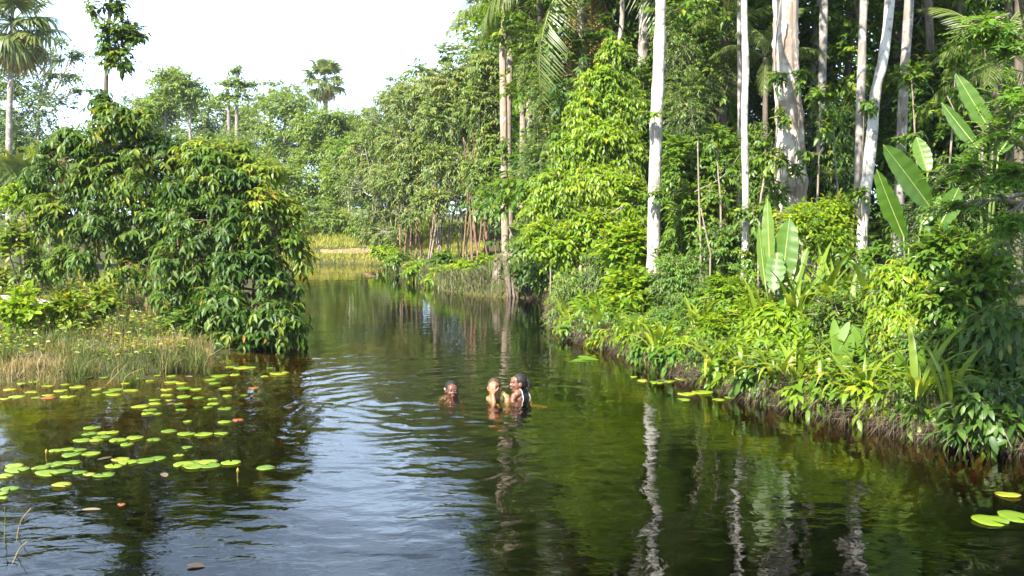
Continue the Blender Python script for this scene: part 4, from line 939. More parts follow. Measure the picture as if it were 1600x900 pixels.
for k, (px, Y, n_, sz, up, lab) in enumerate([
    (1118, 12.75, 12, .62, .2, 'strap-leaved clump with drooping yellow blades over the water right of the grey-green shrub'),
    (1165, 12.6, 11, .50, .3, 'strap-leaved clump at the left end of the straw bank'),
    (1215, 11.7, 13, .55, .4, 'strap-leaved clump left of the white folded blade on the straw bank'),
    (1248, 11.5, 14, .55, .4, 'largest yellow-green strap-leaved clump on the straw bank'),
    (1290, 11.4, 11, .45, .2, 'small strap-leaved clump right of the largest one'),
    (1275, 13.6, 20, 1.0, .9, 'tall dense clump of upright strap leaves below the buttressed trunk'),
    (1310, 13.4, 16, .95, .8, 'tall strap-leaved clump beside the foot of the grey trunk'),
    (1372, 13.0, 18, .9, .5, 'yellowing tall strap-leaved clump under the wide paddle leaves'),
    (1405, 12.7, 12, .8, .5, 'arching strap-leaved clump right of the leaning trunk'),
    (1345, 11.2, 10, .45, .1, 'strap-leaved clump with pale dry blades in mid bank'),
    (1485, 10.0, 12, .55, .7, 'upright grassy clump near the dark right end of the straw bank'),
    (935, 16.6, 10, .55, .2, 'strap-leaved clump leaning out near the floating arrow leaf'),
    (985, 16.0, 11, .55, .4, 'strap-leaved clump below the chalk-white trunk'),
    (1030, 14.6, 11, .55, .2, 'strap-leaved clump on the bank right of the chalk-white trunk'),
    (885, 18.2, 10, .55, .1, 'strap-leaved clump at the bank corner below the lime-green shrub'),
    (1360, 10.9, 10, .5, .3, 'strap-leaved clump beside the glossy arrow-leaved plant'),
    (1090, 14.3, 12, .6, .8, 'upright strap-leaved clump behind the drooping yellow blades'), (1190, 13.3, 14, .7, .9, 'upright strap-leaved clump left of the yellowing paddle leaves'), (1245, 12.7, 16, .75, .9, 'upright strap-leaved clump below the yellowing paddle leaves'),
    (1335, 12.7, 16, .8, .9, 'upright strap-leaved clump right below the grey trunk'), (1440, 12.6, 14, .7, .8, 'upright strap-leaved clump below the wide paddle leaves'), (1390, 12.8, 12, .7, .6, 'leaning strap-leaved clump between the leaning trunk and the paddle leaves')]):
    strap_clump(lab, px, Y if Y > 12.65 and px > 1180 or px == 1090 else edge_Y(px) + .16, n_, sz, 600 + k, up)

# ---- arrow-leaved plants
def arrow_mesh():
    p = [(0, 0), (-.28, .16), (-.34, .26), (-.1, .30), (.2, .27), (.55, .16), (1, 0), (.55, -.16), (.2, -.27), (-.1, -.30), (-.34, -.26), (-.28, -.16)]
    V = [(x, y, .12 * abs(y) - .12 * max(0, x) ** 2) for x, y in p] + [(.35, 0, -.02)]
    f = np.array([(i, 12, (i + 1) % 12) for i in range(1, 12)] + [(0, 12, 1)])
    return MB().add(V, [f[:, ::-1]], .5).mesh('arrow_leaf', M['arrow'])
ARW = arrow_mesh()
def arrow_plant(label, base, leaves, seed):
    root = thing('arrow_leaf_plant', label, 'plant', base)
    rs = np.random.default_rng(seed); base = np.asarray(base, float)
    for (px, py, Y, size, ax, nr) in leaves:
        A = at_Y(px, py, Y); ax = unit(np.array(ax, float)); sd = unit(np.cross(np.array(nr, float), ax)); nn = np.cross(ax, sd)
        o = link('leaf', ARW, root); R = A - base; k = size
        o.matrix_basis = Matrix(((ax[0] * k, sd[0] * k, nn[0] * k, R[0]), (ax[1] * k, sd[1] * k, nn[1] * k, R[1]), (ax[2] * k, sd[2] * k, nn[2] * k, R[2]), (0, 0, 0, 1)))
        V, q = tubes(curve_pts([np.array([0, 0, -.02]), R * .5 + np.array([0, .02, .05]), R], 7), np.linspace(.012, .006, 7), 5)
        MB().add(V, q).build('stalk', M['green_stem'], root)
g = gp(1418, 10.4)
arrow_plant('glossy arrow-leaved plant leaning out over the water below the straw bank', g, [(1420, 608, 10.2, .34, (.75, -.2, .35), (-.3, -.5, .8)), (1410, 590, 10.2, .34, (-.25, -.2, 1), (-.3, -.9, .2)), (1425, 600, 10.2, .36, (.9, -.3, .1), (-.2, -.5, .9)), (1408, 612, 10.1, .26, (-.9, -.3, .2), (0, -.5, .9)), (1432, 580, 10.3, .3, (.2, -.2, 1), (-.1, -.9, .3)), (1430, 622, 10.1, .26, (.8, -.3, -.4), (0, -.5, .9))], 700)
g = gp(1318, 11.6)
arrow_plant('pale arrow-leaved plant in the middle of the right bank', g, [(1318, 540, 11.4, .42, (.0, -.25, -1), (-.2, -.95, .2)), (1312, 515, 11.5, .36, (-.3, -.4, -.8), (-.3, -.9, .3)), (1330, 525, 11.5, .34, (.4, -.3, -.7), (0, -.9, .4))], 701)
g = gp(938, 16.9)
arrow_plant('arrow-leaved plant hanging over the water below the yellow-green shrub', g, [(928, 495, 16.7, .42, (.0, -.25, -1), (-.2, -.95, .2)), (934, 480, 16.8, .34, (.5, -.3, -.5), (0, -.9, .5)), (922, 500, 16.8, .3, (-.5, -.3, -.5), (0, -.9, .5))], 702)
g = on_plane(912, 566, -.35)
arrow_plant('lone broad water plant with arrow leaves standing in the creek near the right bank', g, [(910, 560, 14.3, .26, (.9, -.3, .05), (0, -.3, .95)), (908, 563, 14.2, .2, (-.9, -.2, .0), (0, -.3, .95))], 703)

# ---- grass, thatch and low growth (nobody could count the blades)
def blades(mb, P, h, w, lean, rs, tint, droop=None):
    """curved grass blades: P (N,3), h, w (N), lean (N,3) horizontal-ish direction"""
    N = len(P)
    s = np.array([0, .55, 1.0]); ww = np.array([1, .75, .05])
    up = np.array([0, 0, 1.0])
    bend = rs.uniform(.15, .9, N) if droop is None else droop
    C = P[:, None] + (h[:, None] * s)[..., None] * up * (1 - .35 * bend[:, None, None] * s[None, :, None]) + (h * bend)[:, None, None] * (s ** 2)[None, :, None] * lean[:, None]
    sd = unit(np.cross(lean, up) + rs.normal(size=(N, 3)) * .3)
    A = C - sd[:, None] * (w[:, None] * ww)[..., None] / 2; B = C + sd[:, None] * (w[:, None] * ww)[..., None] / 2
    V = np.concatenate([A, B], 1)
    f = np.array([(0, 3, 4, 1), (1, 4, 5, 2)])
    mb.add(V, [((np.arange(N) * 6)[:, None, None] + f[None]).reshape(-1, 4)], np.repeat(tint, 6))
def scatter(n, x0, x1, y0, y1, rs, cond):
    x = rs.uniform(x0, x1, n); y = rs.uniform(y0, y1, n); s = sdist(x, y)
    k = cond(x, y, s)
    x, y = x[k], y[k]
    return np.stack([x, y, H(x, y)], -1), s[k]
def rand_lean(N, rs): 
    a = rs.uniform(0, 6.28, N); return np.stack([np.cos(a), np.sin(a), 0 * a], -1)
def vnoise(x, y, k): return .5 + .25 * np.sin(k * x + 1.7 * np.sin(k * .6 * y)) + .25 * np.sin(k * 1.3 * y + 1.3 * np.sin(k * .8 * x + 2))
rs = np.random.default_rng(900)
mb = MB()
P, s = scatter(150000, -13.5, -2.9, 11.5, 24, rs, lambda x, y, s: (s > -.04) & (s < 9) & (rs.random(len(x)) < np.where(s < 2.2, .95, .6) * np.clip(2.2 * vnoise(x + 1, y * 1.4, 3.3) - .35, .08, 1)))
kk = proj(P)[0] < 335 + 40 * (P[:, 1] > 16.5); P = P[kk]; s = s[kk]
nz_ = vnoise(P[:, 0], P[:, 1], 2.6)
n2_ = vnoise(P[:, 0] * 1.0 + 3, P[:, 1], 5.5)
h = (.06 + .26 * nz_ * n2_ + .24 * rs.random(len(P)) ** 2 * n2_) * (1 + .25 * (s < .35))
blades(mb, P, h, rs.uniform(.005, .012, len(P)), rand_lean(len(P), rs), rs, np.clip(.50 - .55 * (vnoise(P[:, 0] + 5, P[:, 1] - 3, 2.4) - .5) * 2 + rs.normal(size=len(P)) * .24, 0, 1))
P, s = scatter(9000, -11, -3.4, 11.8, 16.5, rs, lambda x, y, s: (s > -.02) & (s < .3))
kk = proj(P)[0] < 332; P = P[kk]
blades(mb, P, rs.uniform(.1, .28, len(P)), rs.uniform(.006, .012, len(P)), unit(rand_lean(len(P), rs) + np.array([.2, -.9, 0])), rs, np.clip(rs.normal(.72, .2, len(P)), 0, 1))
P, s = scatter(30000, -5, 1, 24, 42, rs, lambda x, y, s: (s > -.02) & (s < 1.6) & (x > np.interp(y, [24, 30, 36, 42], [-2.5, -4, -5.5, -7])))
blades(mb, P, rs.uniform(.12, .4, len(P)), rs.uniform(.012, .024, len(P)), rand_lean(len(P), rs), rs, np.clip(rs.normal(.25, .2, len(P)), 0, 1))
tag(mb.build('bank_grass', M['grass']), 'straw and green grass over the left bank and past the bend', 'grass', kind='stuff')
mb = MB()
P, s = scatter(40000, -16, -1, 38, 54, rs, lambda x, y, s: (s > 0) & (s < 12))
h = .10 + .16 * rs.random(len(P)) + .25 * sm(46, 49, P[:, 1]); 
px_, _ = proj(P); sandy = np.exp(-(((P[:, 0] + 7.0) / 1.9) ** 2 + ((P[:, 1] - 42.8) / .9) ** 2)) > .5
keep = ~sandy | (rs.random(len(P)) < .1)
P = P[keep]; h = h[keep]
blades(mb, P, h, rs.uniform(.014, .03, len(P)), rand_lean(len(P), rs), rs, np.clip(.8 + .5 * sm(44.5, 48, P[:, 1]) * -1 + rs.normal(size=len(P)) * .25 + .3 * (vnoise(P[:, 0], P[:, 1], .9) - .4), 0, 1))
tag(mb.build('meadow_grass', M['grass_far']), 'sunlit grass on the sloping far bank', 'grass', kind='stuff')
mb = MB()
def edge_scatter(n, s0, s1, rs, near=1.0, E=None):
    """points in a strip along the right bank's edge, denser where it is nearer"""
    if E is None: E = np.array([on_plane(a_, b_)[:2] for a_, b_ in [tuple(e_) for e_ in EDGE]] + [[5.6, 8.3], [7.2, 7.4]])
    Ln = np.linalg.norm(np.diff(E, axis=0), axis=1); wt = Ln / ((E[:-1, 1] + E[1:, 1]) / 2) ** near; wt /= wt.sum()
    i = rs.choice(len(Ln), n, p=wt); t_ = rs.random(n)[:, None]; d_ = unit(np.diff(E, axis=0))[i]
    nr_ = np.stack([-d_[:, 1], d_[:, 0]], -1)
    P2 = E[i] + np.diff(E, axis=0)[i] * t_ + nr_ * rs.uniform(s0, s1, n)[:, None]
    out = np.stack([-nr_[:, 0], -nr_[:, 1], np.zeros(n)], -1)
    return np.column_stack([P2, H(P2[:, 0], P2[:, 1])]), out
FE = np.array([on_plane(a_, b_)[:2] for a_, b_ in [(622, 428), (645, 440), (690, 453), (735, 460), (768, 463)]])
P, out = edge_scatter(10000, -.05, 1.5, rs, 1.0, FE)
blades(mb, P + [0, 0, .01], rs.uniform(.12, .42, len(P)), rs.uniform(.014, .03, len(P)), unit(rand_lean(len(P), rs) + out * .6), rs, np.where(rs.random(len(P)) < .65, rs.uniform(.94, 1, len(P)), rs.uniform(.3, .8, len(P))))
P, out = edge_scatter(34000, -.06, .55, rs)
cl = vnoise(P[:, 0] * 2, P[:, 1] * 2, 3.0)
P[:, 2] = np.maximum(P[:, 2], .02) + rs.uniform(-.03, .07, len(P))
blades(mb, P, rs.uniform(.05, .17, len(P)) * (.4 + 1.1 * cl), rs.uniform(.006, .013, len(P)), unit(rand_lean(len(P), rs) * .9 + out), rs, np.clip(rs.normal(.5, .2, len(P)) + .3 * (cl - .5), 0, 1), droop=rs.uniform(.4, 2.0, len(P)))
P, out = edge_scatter(12000, -.10, .14, rs)                     # rootlets hanging to the water
P[:, 2] = rs.uniform(.02, .26, len(P)) * (.4 + .8 * vnoise(P[:, 0] * 2, P[:, 1] * 2, 4.5))
P[:, :2] += out[:, :2] * rs.uniform(0, .07, len(P))[:, None]
blades(mb, P, rs.uniform(.04, .13, len(P)), rs.uniform(.005, .011, len(P)), unit(rand_lean(len(P), rs) * .5 + out * .7 - [0, 0, .9]), rs, np.clip(rs.normal(.18, .16, len(P)), 0, .85), droop=rs.uniform(1, 2.6, len(P)))
P, out = edge_scatter(7000, .05, .6, rs)                        # fresh grass in between
blades(mb, P, rs.uniform(.10, .32, len(P)), rs.uniform(.007, .014, len(P)), unit(rand_lean(len(P), rs) + out * .5), rs, rs.uniform(.93, 1, len(P)))
tag(mb.build('dead_thatch', M['thatch']), 'dead straw and hanging rootlets along the edge of the right bank', 'dead grass', kind='stuff')
# small broad leaves close to the soil on both banks
mb = MB()
P, s = scatter(16000, -.5, 9, 8, 27, rs, lambda x, y, s: (s > .08) & (s < 4) & (x > -.4))
P[:, 2] += rs.uniform(.03, .40, len(P))
leaf_batch(mb, P, unit(rand_lean(len(P), rs) + [0, 0, .15]), unit(rs.normal(size=(len(P), 3)) * .4 + [0, -.2, 1]), rs.uniform(.07, .15, len(P)), rs.uniform(.03, .065, len(P)), LEAF_MID, np.clip(rs.normal(.45, .2, len(P)), 0, 1))
tag(mb.build('ground_cover', M['green']), 'small-leaved ground cover among the shrubs of the right bank', 'ground cover', kind='stuff')
mb = MB()
P, s = scatter(16000, -11, -3.2, 12.3, 22, rs, lambda x, y, s: (s > .15) & (s < 6) & (vnoise(x, y, 2.6) > .5))
P[:, 2] += rs.uniform(.02, .28, len(P))
leaf_batch(mb, P, unit(rand_lean(len(P), rs) + [0, 0, .2]), unit(rs.normal(size=(len(P), 3)) * .8 + [-.2, -.5, .8]), rs.uniform(.04, .10, len(P)), rs.uniform(.018, .04, len(P)), LEAF_MID, np.clip(rs.normal(.6, .25, len(P)), 0, 1))
tag(mb.build('ground_cover', M['bush_yellow']), 'small-leaved weeds among the grass of the left bank', 'ground cover', kind='stuff')
mb = MB(); tw_ = MB()
P, s = scatter(30000, -.2, 13, 9, 26, rs, lambda x, y, s: (s > .9) & (s < 6) & (x > -.2) & (x < .56 * y) & (vnoise(x * 1.5, y * 1.5, 3.0) > .5))
hh = .35 + 1.35 * vnoise(P[:, 0], P[:, 1], 2.1) * sm(.3, 2.0, s) + .15 * np.clip(s - 1, 0, 4)
o_ = P + np.stack([0 * s, 0 * s, hh * rs.random(len(P)) ** .6], -1)
d_ = unit(rand_lean(len(P), rs) + np.array([-.25, -.4, .25])); kk = rs.random(len(P)) < .55; o_ = o_[kk]; d_ = d_[kk]
pp, ax_, nr_, ln_, wd_, pl_ = sprays(o_, d_, rs, .26, 6, .10, .36, .3, .35, .8)
leaf_batch(mb, pp, ax_, nr_, ln_, wd_, LEAF_MID, np.clip(np.repeat(rs.normal(.45, .18, len(o_)), 6) + rs.normal(size=len(pp)) * .12, 0, 1))
tag(mb.build('undergrowth', M['green']), 'tangle of fine-leaved undergrowth between the shrubs of the right bank', 'undergrowth', kind='stuff')
# trailing growth spilling over the lip of the bank in uneven drifts
for nm_, mt, n_, kf, ll_, lb_ in (('trailing_growth', 'lime', 5200, 1.3, .11, 'bright trailing leaves spilling over the lip of the right bank'), ('trailing_growth', 'green', 5200, 1.9, .085, 'small dark trailing leaves spilling over the lip of the right bank')):
    mb = MB(); P, out = edge_scatter(n_, -.02, .5, rs)
    kk = vnoise(P[:, 0] * 1.7 + kf, P[:, 1] * 1.7, 3.1) > .62; P = P[kk]; out = out[kk]
    o_ = P + np.stack([0 * P[:, 0]] * 2 + [rs.uniform(.02, .30, len(P))], -1)
    pp, ax_, nr_, ln_, wd_, pl_ = sprays(o_, unit(rand_lean(len(P), rs) * .7 + out + [0, 0, .1]), rs, .24, 6, ll_, .42, .5, .5, .8)
    kk = pp[:, 2] > .03
    leaf_batch(mb, pp[kk], ax_[kk], nr_[kk], ln_[kk], wd_[kk], LEAF_MID, np.clip(rs.normal(.5, .2, kk.sum()), 0, 1))
    tag(mb.build(nm_, M[mt]), lb_, 'ground cover', kind='stuff')
# leaf litter inside the forest
mb = MB()
P, s = scatter(14000, 0, 24, 10, 34, rs, lambda x, y, s: (s > 1.0))
P[:, 2] += .012
leaf_batch(mb, P, rand_lean(len(P), rs), unit(rs.normal(size=(len(P), 3)) * .2 + [0, 0, 1]), rs.uniform(.08, .18, len(P)), rs.uniform(.03, .07, len(P)), LEAF_MID, np.clip(rs.normal(.4, .25, len(P)), 0, .9))
tag(mb.build('leaf_litter', M['thatch']), 'dead leaf litter on the forest floor of the right bank', 'leaf litter', kind='stuff')

# bare sand on the far bank
xs = np.linspace(-8.6, -5.3, 30); ys = np.linspace(41.9, 43.6, 16)
V, q = grid_mesh(xs, ys, lambda a_, b_: H(a_, b_) + .03 - .14 * np.clip(((a_ + 6.95) / 1.5) ** 2 + ((b_ - 42.75) / .7) ** 2 - .55, 0, 2))
tag(MB().add(V, [q]).build('sand_path', plain_mat('pale_sand', (.20, .145, .085), .9, .1, .25, 6, .3)), kind='structure')
# ---- left bank plants
for k, (px, py, Y, rx, ry, mt, lab) in enumerate([
    (140, 462, 15.6, 38, 24, 'bush_yellow', 'low leafy plant with upright leaves in front of the left shrub stems'), (95, 480, 15, 34, 24, 'bush_yellow', 'low leafy plant second from the left stems'),
    (30, 475, 14.8, 36, 34, 'lime', 'bright low plant at the left edge of the picture'), (40, 300, 19.5, 34, 22, 'lime', 'bright rosette-leaved shrub in front of the pale palm trunk'),
    (30, 370, 18.5, 40, 34, 'bush_yellow', 'sunlit shrub below the rosette-leaved shrub'), (70, 410, 18.5, 40, 26, 'olive', 'pale weedy shrub above the grey log'), (285, 500, 15.8, 30, 22, 'bush', 'low dark plant between the two shrub trees'), (10, 430, 19, 36, 26, 'olive', 'dry weedy shrub behind the grey log')]):
    shrub('bank_plant', lab, px, Y, [(px, py, Y, rx, ry), (px + rx * .5, py + ry * .4, Y - .1, rx * .7, ry * .7), (px - rx * .5, py + ry * .4, Y - .1, rx * .7, ry * .7)], mt, 130, .13, .45, seed=800 + k, n_obj=20, cat='plant', K=8, L_=.3, ldroop=.05)
def tuft(label, px, Y, n, h, seed, tm):
    rs = np.random.default_rng(seed); b0 = gp(px, Y); mb = MB()
    P = rs.normal(size=(n, 3)) * np.array([.06, .06, 0])
    blades(mb, P, h * rs.uniform(.6, 1.2, n), rs.uniform(.008, .014, n), rand_lean(n, rs), rs, np.clip(rs.normal(tm, .15, n), 0, 1))
    o = mb.build('grass_tuft', M['grass'], None, loc=tuple(b0)); tag(o, label, 'grass tuft')
for k, (px, py, h_, tm, lab) in enumerate([(112, 575, .5, .25, 'tall green grass tuft on the left bank edge, left of centre'), (300, 560, .6, .4, 'tall yellow-green grass tuft at the water corner below the shrub tree'), (5, 570, .5, .3, 'green grass tuft at the left edge of the picture'),
    (255, 565, .5, .55, 'straw-coloured grass tuft beside the corner tuft'), (195, 578, .35, .2, 'short fresh green tuft in the middle of the left bank edge'), (60, 582, .4, .6, 'brownish grass tuft near the left end of the bank edge'), (235, 520, .6, .45, 'thin tall grass tuft in front of the shrub stems')]):
    g = on_plane(px, py, .15); tuft(lab, px, g[1], 80, h_ * .72, 850 + k, tm)

# ---- logs and driftwood
def log(label, pts, r0, r1, mat, name='log', branches=()):
    base = np.asarray(pts[0], float)
    root = thing(name, label, 'log', base)
    P = curve_pts([np.asarray(p_, float) for p_ in pts], 14); rs = np.random.default_rng(len(label))
    V, q = tubes(P - base, np.linspace(r0, r1, 14) * (1 + rs.normal(size=14) * .06), 10); q = q + [np.arange(9, -1, -1)[None]]
    MB().add(V, q).build('bole', mat, root)
    for a_, b_, r_ in branches:
        V, q = tubes(curve_pts([np.asarray(a_) - base, np.asarray(b_) - base], 5), np.linspace(r_, r_ * .4, 5), 6); MB().add(V, q).build('broken_branch', mat, root)
log('weathered grey log lying in the grass at the far left', [gp(-40, 17.3, .09), gp(30, 17.2, .1), gp(85, 17.0, .09)], .09, .06, M['pale_bark'])
g1 = gp(572, 41.5, .1); g2 = gp(602, 40.5, .25)
log('reddish driftwood log at the waterline where the far and right banks meet', [g1, (g1 + g2) / 2 + [0, 0, .05], g2], .12, .07, M['stem'], 'driftwood', [((g1 + g2) / 2, g2 + [.2, .3, .5], .05)])
for k, (pts, lab) in enumerate([([(160, 600), (185, 582), (200, 566)], 'bent dead reed stalk standing in the pads off the left bank'), ([(190, 606), (197, 588), (225, 575)], 'dead reed stalk arching right among the pads off the left bank'), ([(172, 596), (176, 580), (190, 568)], 'short dead reed stalk among the pads off the left bank'),
    ([(6, 836), (8, 815), (7, 793)], 'green reed stalk standing in the water at the lower left'), ([(25, 832), (32, 815), (48, 794)], 'reed stalk leaning right at the lower left'), ([(18, 868), (30, 858), (42, 846)], 'short dead stalk lying low at the bottom left')]):
    A = on_plane(*pts[0]); Y0 = A[1]
    P = [A + [0, 0, -.06]] + [at_Y(a_, b_, Y0 - .05 * j) for j, (a_, b_) in enumerate(pts[1:])]
    Pc = curve_pts(P, 9)
    V, q = tubes(Pc - A, np.linspace(.004, .002, 9), 5)
    tag(MB().add(V, q).build('reed', M['palm_dry'] if k != 3 else M['green_stem'], None, loc=tuple(A)), lab, 'reed')

# ---- roots of the pinkish trunk on the eroded knob, dark bark standing in for a shaded hollow
b0 = gp(790, 25.8)
root = thing('root_mass', 'tangled grey roots spilling down the eroded knob below the pinkish trunk', 'roots', b0)
rs = np.random.default_rng(950)
for k in range(24):
    a_ = rs.uniform(-.7, 1.1); x1 = b0[0] + a_ * .95 + .25; y1 = np.interp(x1, [-1.4, -.4, .6, 1.2], [25.6, 24.85, 24.35, 23.6]) - .05
    st = b0 + np.array([a_ * .25, -.1, .15 + .1 * rs.random()]); en = np.array([x1, y1, -.15])
    mid = st * .4 + en * .6; mid[2] = .55 * st[2] + .25 * rs.random(); mid[1] += -.12 + .1 * rs.random()
    V, q = tubes(curve_pts([st, st * .7 + mid * .3 + [0, 0, .08], mid, en], 9) - b0, np.linspace(.11, .03, 9) * rs.uniform(.5, 1.2), 7)
    MB().add(V, q).build('root', M['dark_bark'], root)
for k, (px, Y0, lab) in enumerate([(1432, 9.62, 'dark stump standing in the water below the glossy arrow-leaved plant'), (1548, 9.35, 'short dark post-like root in the water at the right end of the bank'), (1165, 11.75, 'thin dead stick upright at the foot of the straw bank')]):
    x = (px - 800) / F * Y0; A = np.array([x, Y0, -.3]); r_ = (.05, .045, .02)[k]
    V, q = tubes(curve_pts([A, A + [.01, 0, .35], A + [-.01, .03, .75]], 7) - A, np.linspace(r_ * 1.3, r_ * .8, 7), 8)
    tag(MB().add(V, q).build('root_stump', M['root'], None, loc=tuple(A)), lab, 'stump')
# vines on the thick trunk and between the trees
for k, (pts, Y0, r_, lab) in enumerate([
    ([(1216, 330), (1210, 250), (1216, 180), (1212, 80), (1220, 0)], 16.1, .018, 'woody vine climbing the left edge of the buttressed trunk'), ([(1246, 300), (1240, 240), (1252, 170), (1244, 80), (1240, 0)], 16.1, .012, 'thin vine on the right side of the buttressed trunk'),
    ([(1585, 330), (1572, 370), (1592, 400), (1600, 350)], 11.2, .012, 'brown liana looping at the right edge'), ([(1095, 390), (1092, 300), (1090, 220)], 17.0, .02, 'bare pale pole between the two white trunks'), ([(1110, 395), (1102, 360), (1095, 325)], 16.2, .016, 'short slanting stick right of the chalk-white trunk'),
    ([(1085, 300), (1130, 275), (1162, 232)], 17.5, .01, 'slanting liana touching the thin white trunk'), ([(1480, 150), (1500, 190), (1530, 235), (1545, 265)], 13.8, .01, 'thin bent twig beside the upright paddle leaf')]):
    P = curve_pts([at_Y(a_, b_, Y0) for a_, b_ in pts], 16); b_ = P[0].copy()
    if k < 2 or k in (3, 4): P = np.vstack([gp(pts[0][0], Y0), P]); b_ = P[0].copy()
    V, q = tubes(P - b_, np.linspace(r_, r_ * .6, len(P)), 6)
    tag(MB().add(V, q).build('vine' if k not in (3, 4) else 'dead_pole', M['grey_stem'], None, loc=tuple(b_)), lab, 'vine' if k not in (3, 4) else 'pole')

# ---- lily pads (each its own)
def pad_mesh(seed, tint):
    rs = np.random.default_rng(seed); n = 22
    a = np.linspace(.16, 2 * PI - .16, n); r = 1 + .05 * np.sin(3 * a + rs.uniform(0, 6)) + rs.normal(size=n) * .02
    rim = np.stack([np.cos(a) * r, np.sin(a) * r, .03 + .025 * np.sin(2 * a + rs.uniform(0, 6)) + .02 * np.sin(5 * a)], -1)
    mid = np.stack([np.cos(a) * r * .6, np.sin(a) * r * .6, np.full(n, .012)], -1)
    V = np.vstack([rim, mid, [[.0, 0, .01]], rim * [1, 1, 1] - [0, 0, .035]])
    i = np.arange(n - 1)
    tn = np.full(len(V), tint); tn[:n] += .06
    return MB().add(V, [np.stack([i, i + 1, n + i + 1, n + i], -1), np.stack([n + i, n + i + 1, np.full(n - 1, 2 * n)], -1), np.stack([i, 2 * n + 1 + i, 2 * n + 2 + i, i + 1], -1)], np.clip(tn, 0, 1)).mesh('lily_pad', M['pad'])
PADS = [pad_mesh(k, [.0, .3, .5, .62, .78, .15][k % 6]) for k in range(10)]
PAD_OLD = [pad_mesh(20, .88), pad_mesh(21, 1.0), pad_mesh(22, .8)]
raw = """40,130,50 90,105,40 140,98,50 20,170,40 70,160,60 130,140,50 150,165,40 200,155,50 250,135,60 280,160,60 320,120,60 360,80,50 200,115,50 270,110,40 400,130,40 400,152,40 450,140,50 480,130,60 470,152,60 540,135,60 520,105,40 430,80,40 570,85,40 620,95,40 650,72,30 710,75,40 710,100,60 750,105,50 690,130,50 760,125,60 810,130,50 690,155,50 760,160,60 820,165,50
740,190,40 640,175,50 640,188,50 580,200,70 620,215,60 610,230,50 650,230,40 700,175,30 750,215,45 860,205,40 880,190,50 930,210,60 880,170,40 940,158,40 935,125,60 890,105,50 870,90,50 910,75,70 970,70,40 1000,40,70 1040,40,40 950,38,40 1095,75,35 1150,65,70 1180,60,30 1115,42,30 1010,153,30
775,262,35 930,265,60 380,290,80 430,310,60 370,315,60 460,308,60 420,328,70 340,340,70 400,340,60 490,340,70 560,332,70 525,357,60 635,338,55 700,303,65 770,315,70 840,315,80 915,312,60 775,372,45 740,405,45
295,400,80 330,380,60 230,385,60 280,380,60 375,395,80 60,445,70 70,463,100 20,490,70 40,540,80 10,560,50 10,580,50 170,455,80 230,440,80 200,475,110 260,470,70 300,435,70 250,435,60 470,448,70 500,420,70 530,432,80 600,425,80 650,415,70 430,485,80 330,475,60 370,480,50 450,478,50 760,440,90 800,450,80 800,432,80 860,430,80 870,447,80 955,435,75"""
pads = []
for line, lab in zip(raw.split('\n'), ['lime green lily pad in the crowded band close under the grassy left bank', 'lime green lily pad in the group on dark water below the left shrub', 'lime green lily pad in the middle rows off the left bank', 'large lime green lily pad in the nearest clusters at the lower left']):
    for w in line.split():
        x, y, wd = map(float, w.split(',')); pads.append((x * .378, 560 + y * .378, wd * .378, lab, 0))
pads += [(1050 * .378, 560 + 123 * .378, 17, 'small orange lily pad alone on the dark water near the shrub tip', 1), (985 * .378, 560 + 258 * .378, 19, 'reddish lily pad touching a green one in the middle rows', 1), (1100 * .378, 560 + 455 * .378, 29, 'lone lime green lily pad at the edge of the sky reflection', 0), (97, 759, 30, 'yellow-orange lily pad below the nearest clusters at the left', 2),
         (190, 789, 13, 'small dark red leaf pad floating below the nearest clusters', 1), (75, 622, 22, 'orange-brown lily pad in the crowded band by the left bank', 1), (52, 614, 14, 'small yellow lily pad standing tilted in the crowded band', 2)]
for x, y, wd in [(50, 675, 30), (100, 683, 40), (140, 680, 30), (180, 670, 40), (190, 740, 40), (200, 720, 60), (250, 715, 70), (305, 740, 40), (345, 733, 40), (490, 755, 50)]:
    pads.append((980 + x * .4665, 280 + y * .4665, wd * .4665, 'lime green lily pad close under the right bank below the drooping strap leaves', 0))
for x, y, wd in [(690, 885, 60), (760, 890, 60), (850, 885, 60), (920, 875, 60), (640, 860, 40)]:
    pads.append((820 + x * .2667, 360 + y * .2667, wd * .2667, 'small lily pad in the loose row right of the swimmers', 0))
pads += [(1575, 774, 38, 'yellow-green torn lily pad at the right edge, upper one', 2), (1548, 815, 54, 'big lime green lily pad at the right edge, left of its pair', 0), (1588, 808, 60, 'big lime green lily pad cut by the right edge', 0)]
ONES = ['', 'first', 'second', 'third', 'fourth', 'fifth', 'sixth', 'seventh', 'eighth', 'ninth', 'tenth', 'eleventh', 'twelfth', 'thirteenth', 'fourteenth', 'fifteenth', 'sixteenth', 'seventeenth', 'eighteenth', 'nineteenth']
def ordinal(k): return ONES[k] if k < 20 else ('twentieth', 'thirtieth')[k // 10 - 2] if k % 10 == 0 else ('twenty-', 'thirty-')[k // 10 - 2] + ONES[k % 10]
by = {}
for k, p_ in enumerate(pads): by.setdefault(p_[3], []).append(k)
for lab, ks in by.items():
    if len(ks) > 1:
        short = lab.replace('lime green ', '').replace('large ', '').replace('small ', '').replace('lily pad in', 'in').replace('lily pad close', 'close')
        for r_, k in enumerate(sorted(ks, key=lambda q_: pads[q_][0])):
            pads[k] = pads[k][:3] + ('lily pad ' + ordinal(r_ + 1) + ' from the left ' + short,) + pads[k][4:]
rs = np.random.default_rng(970)
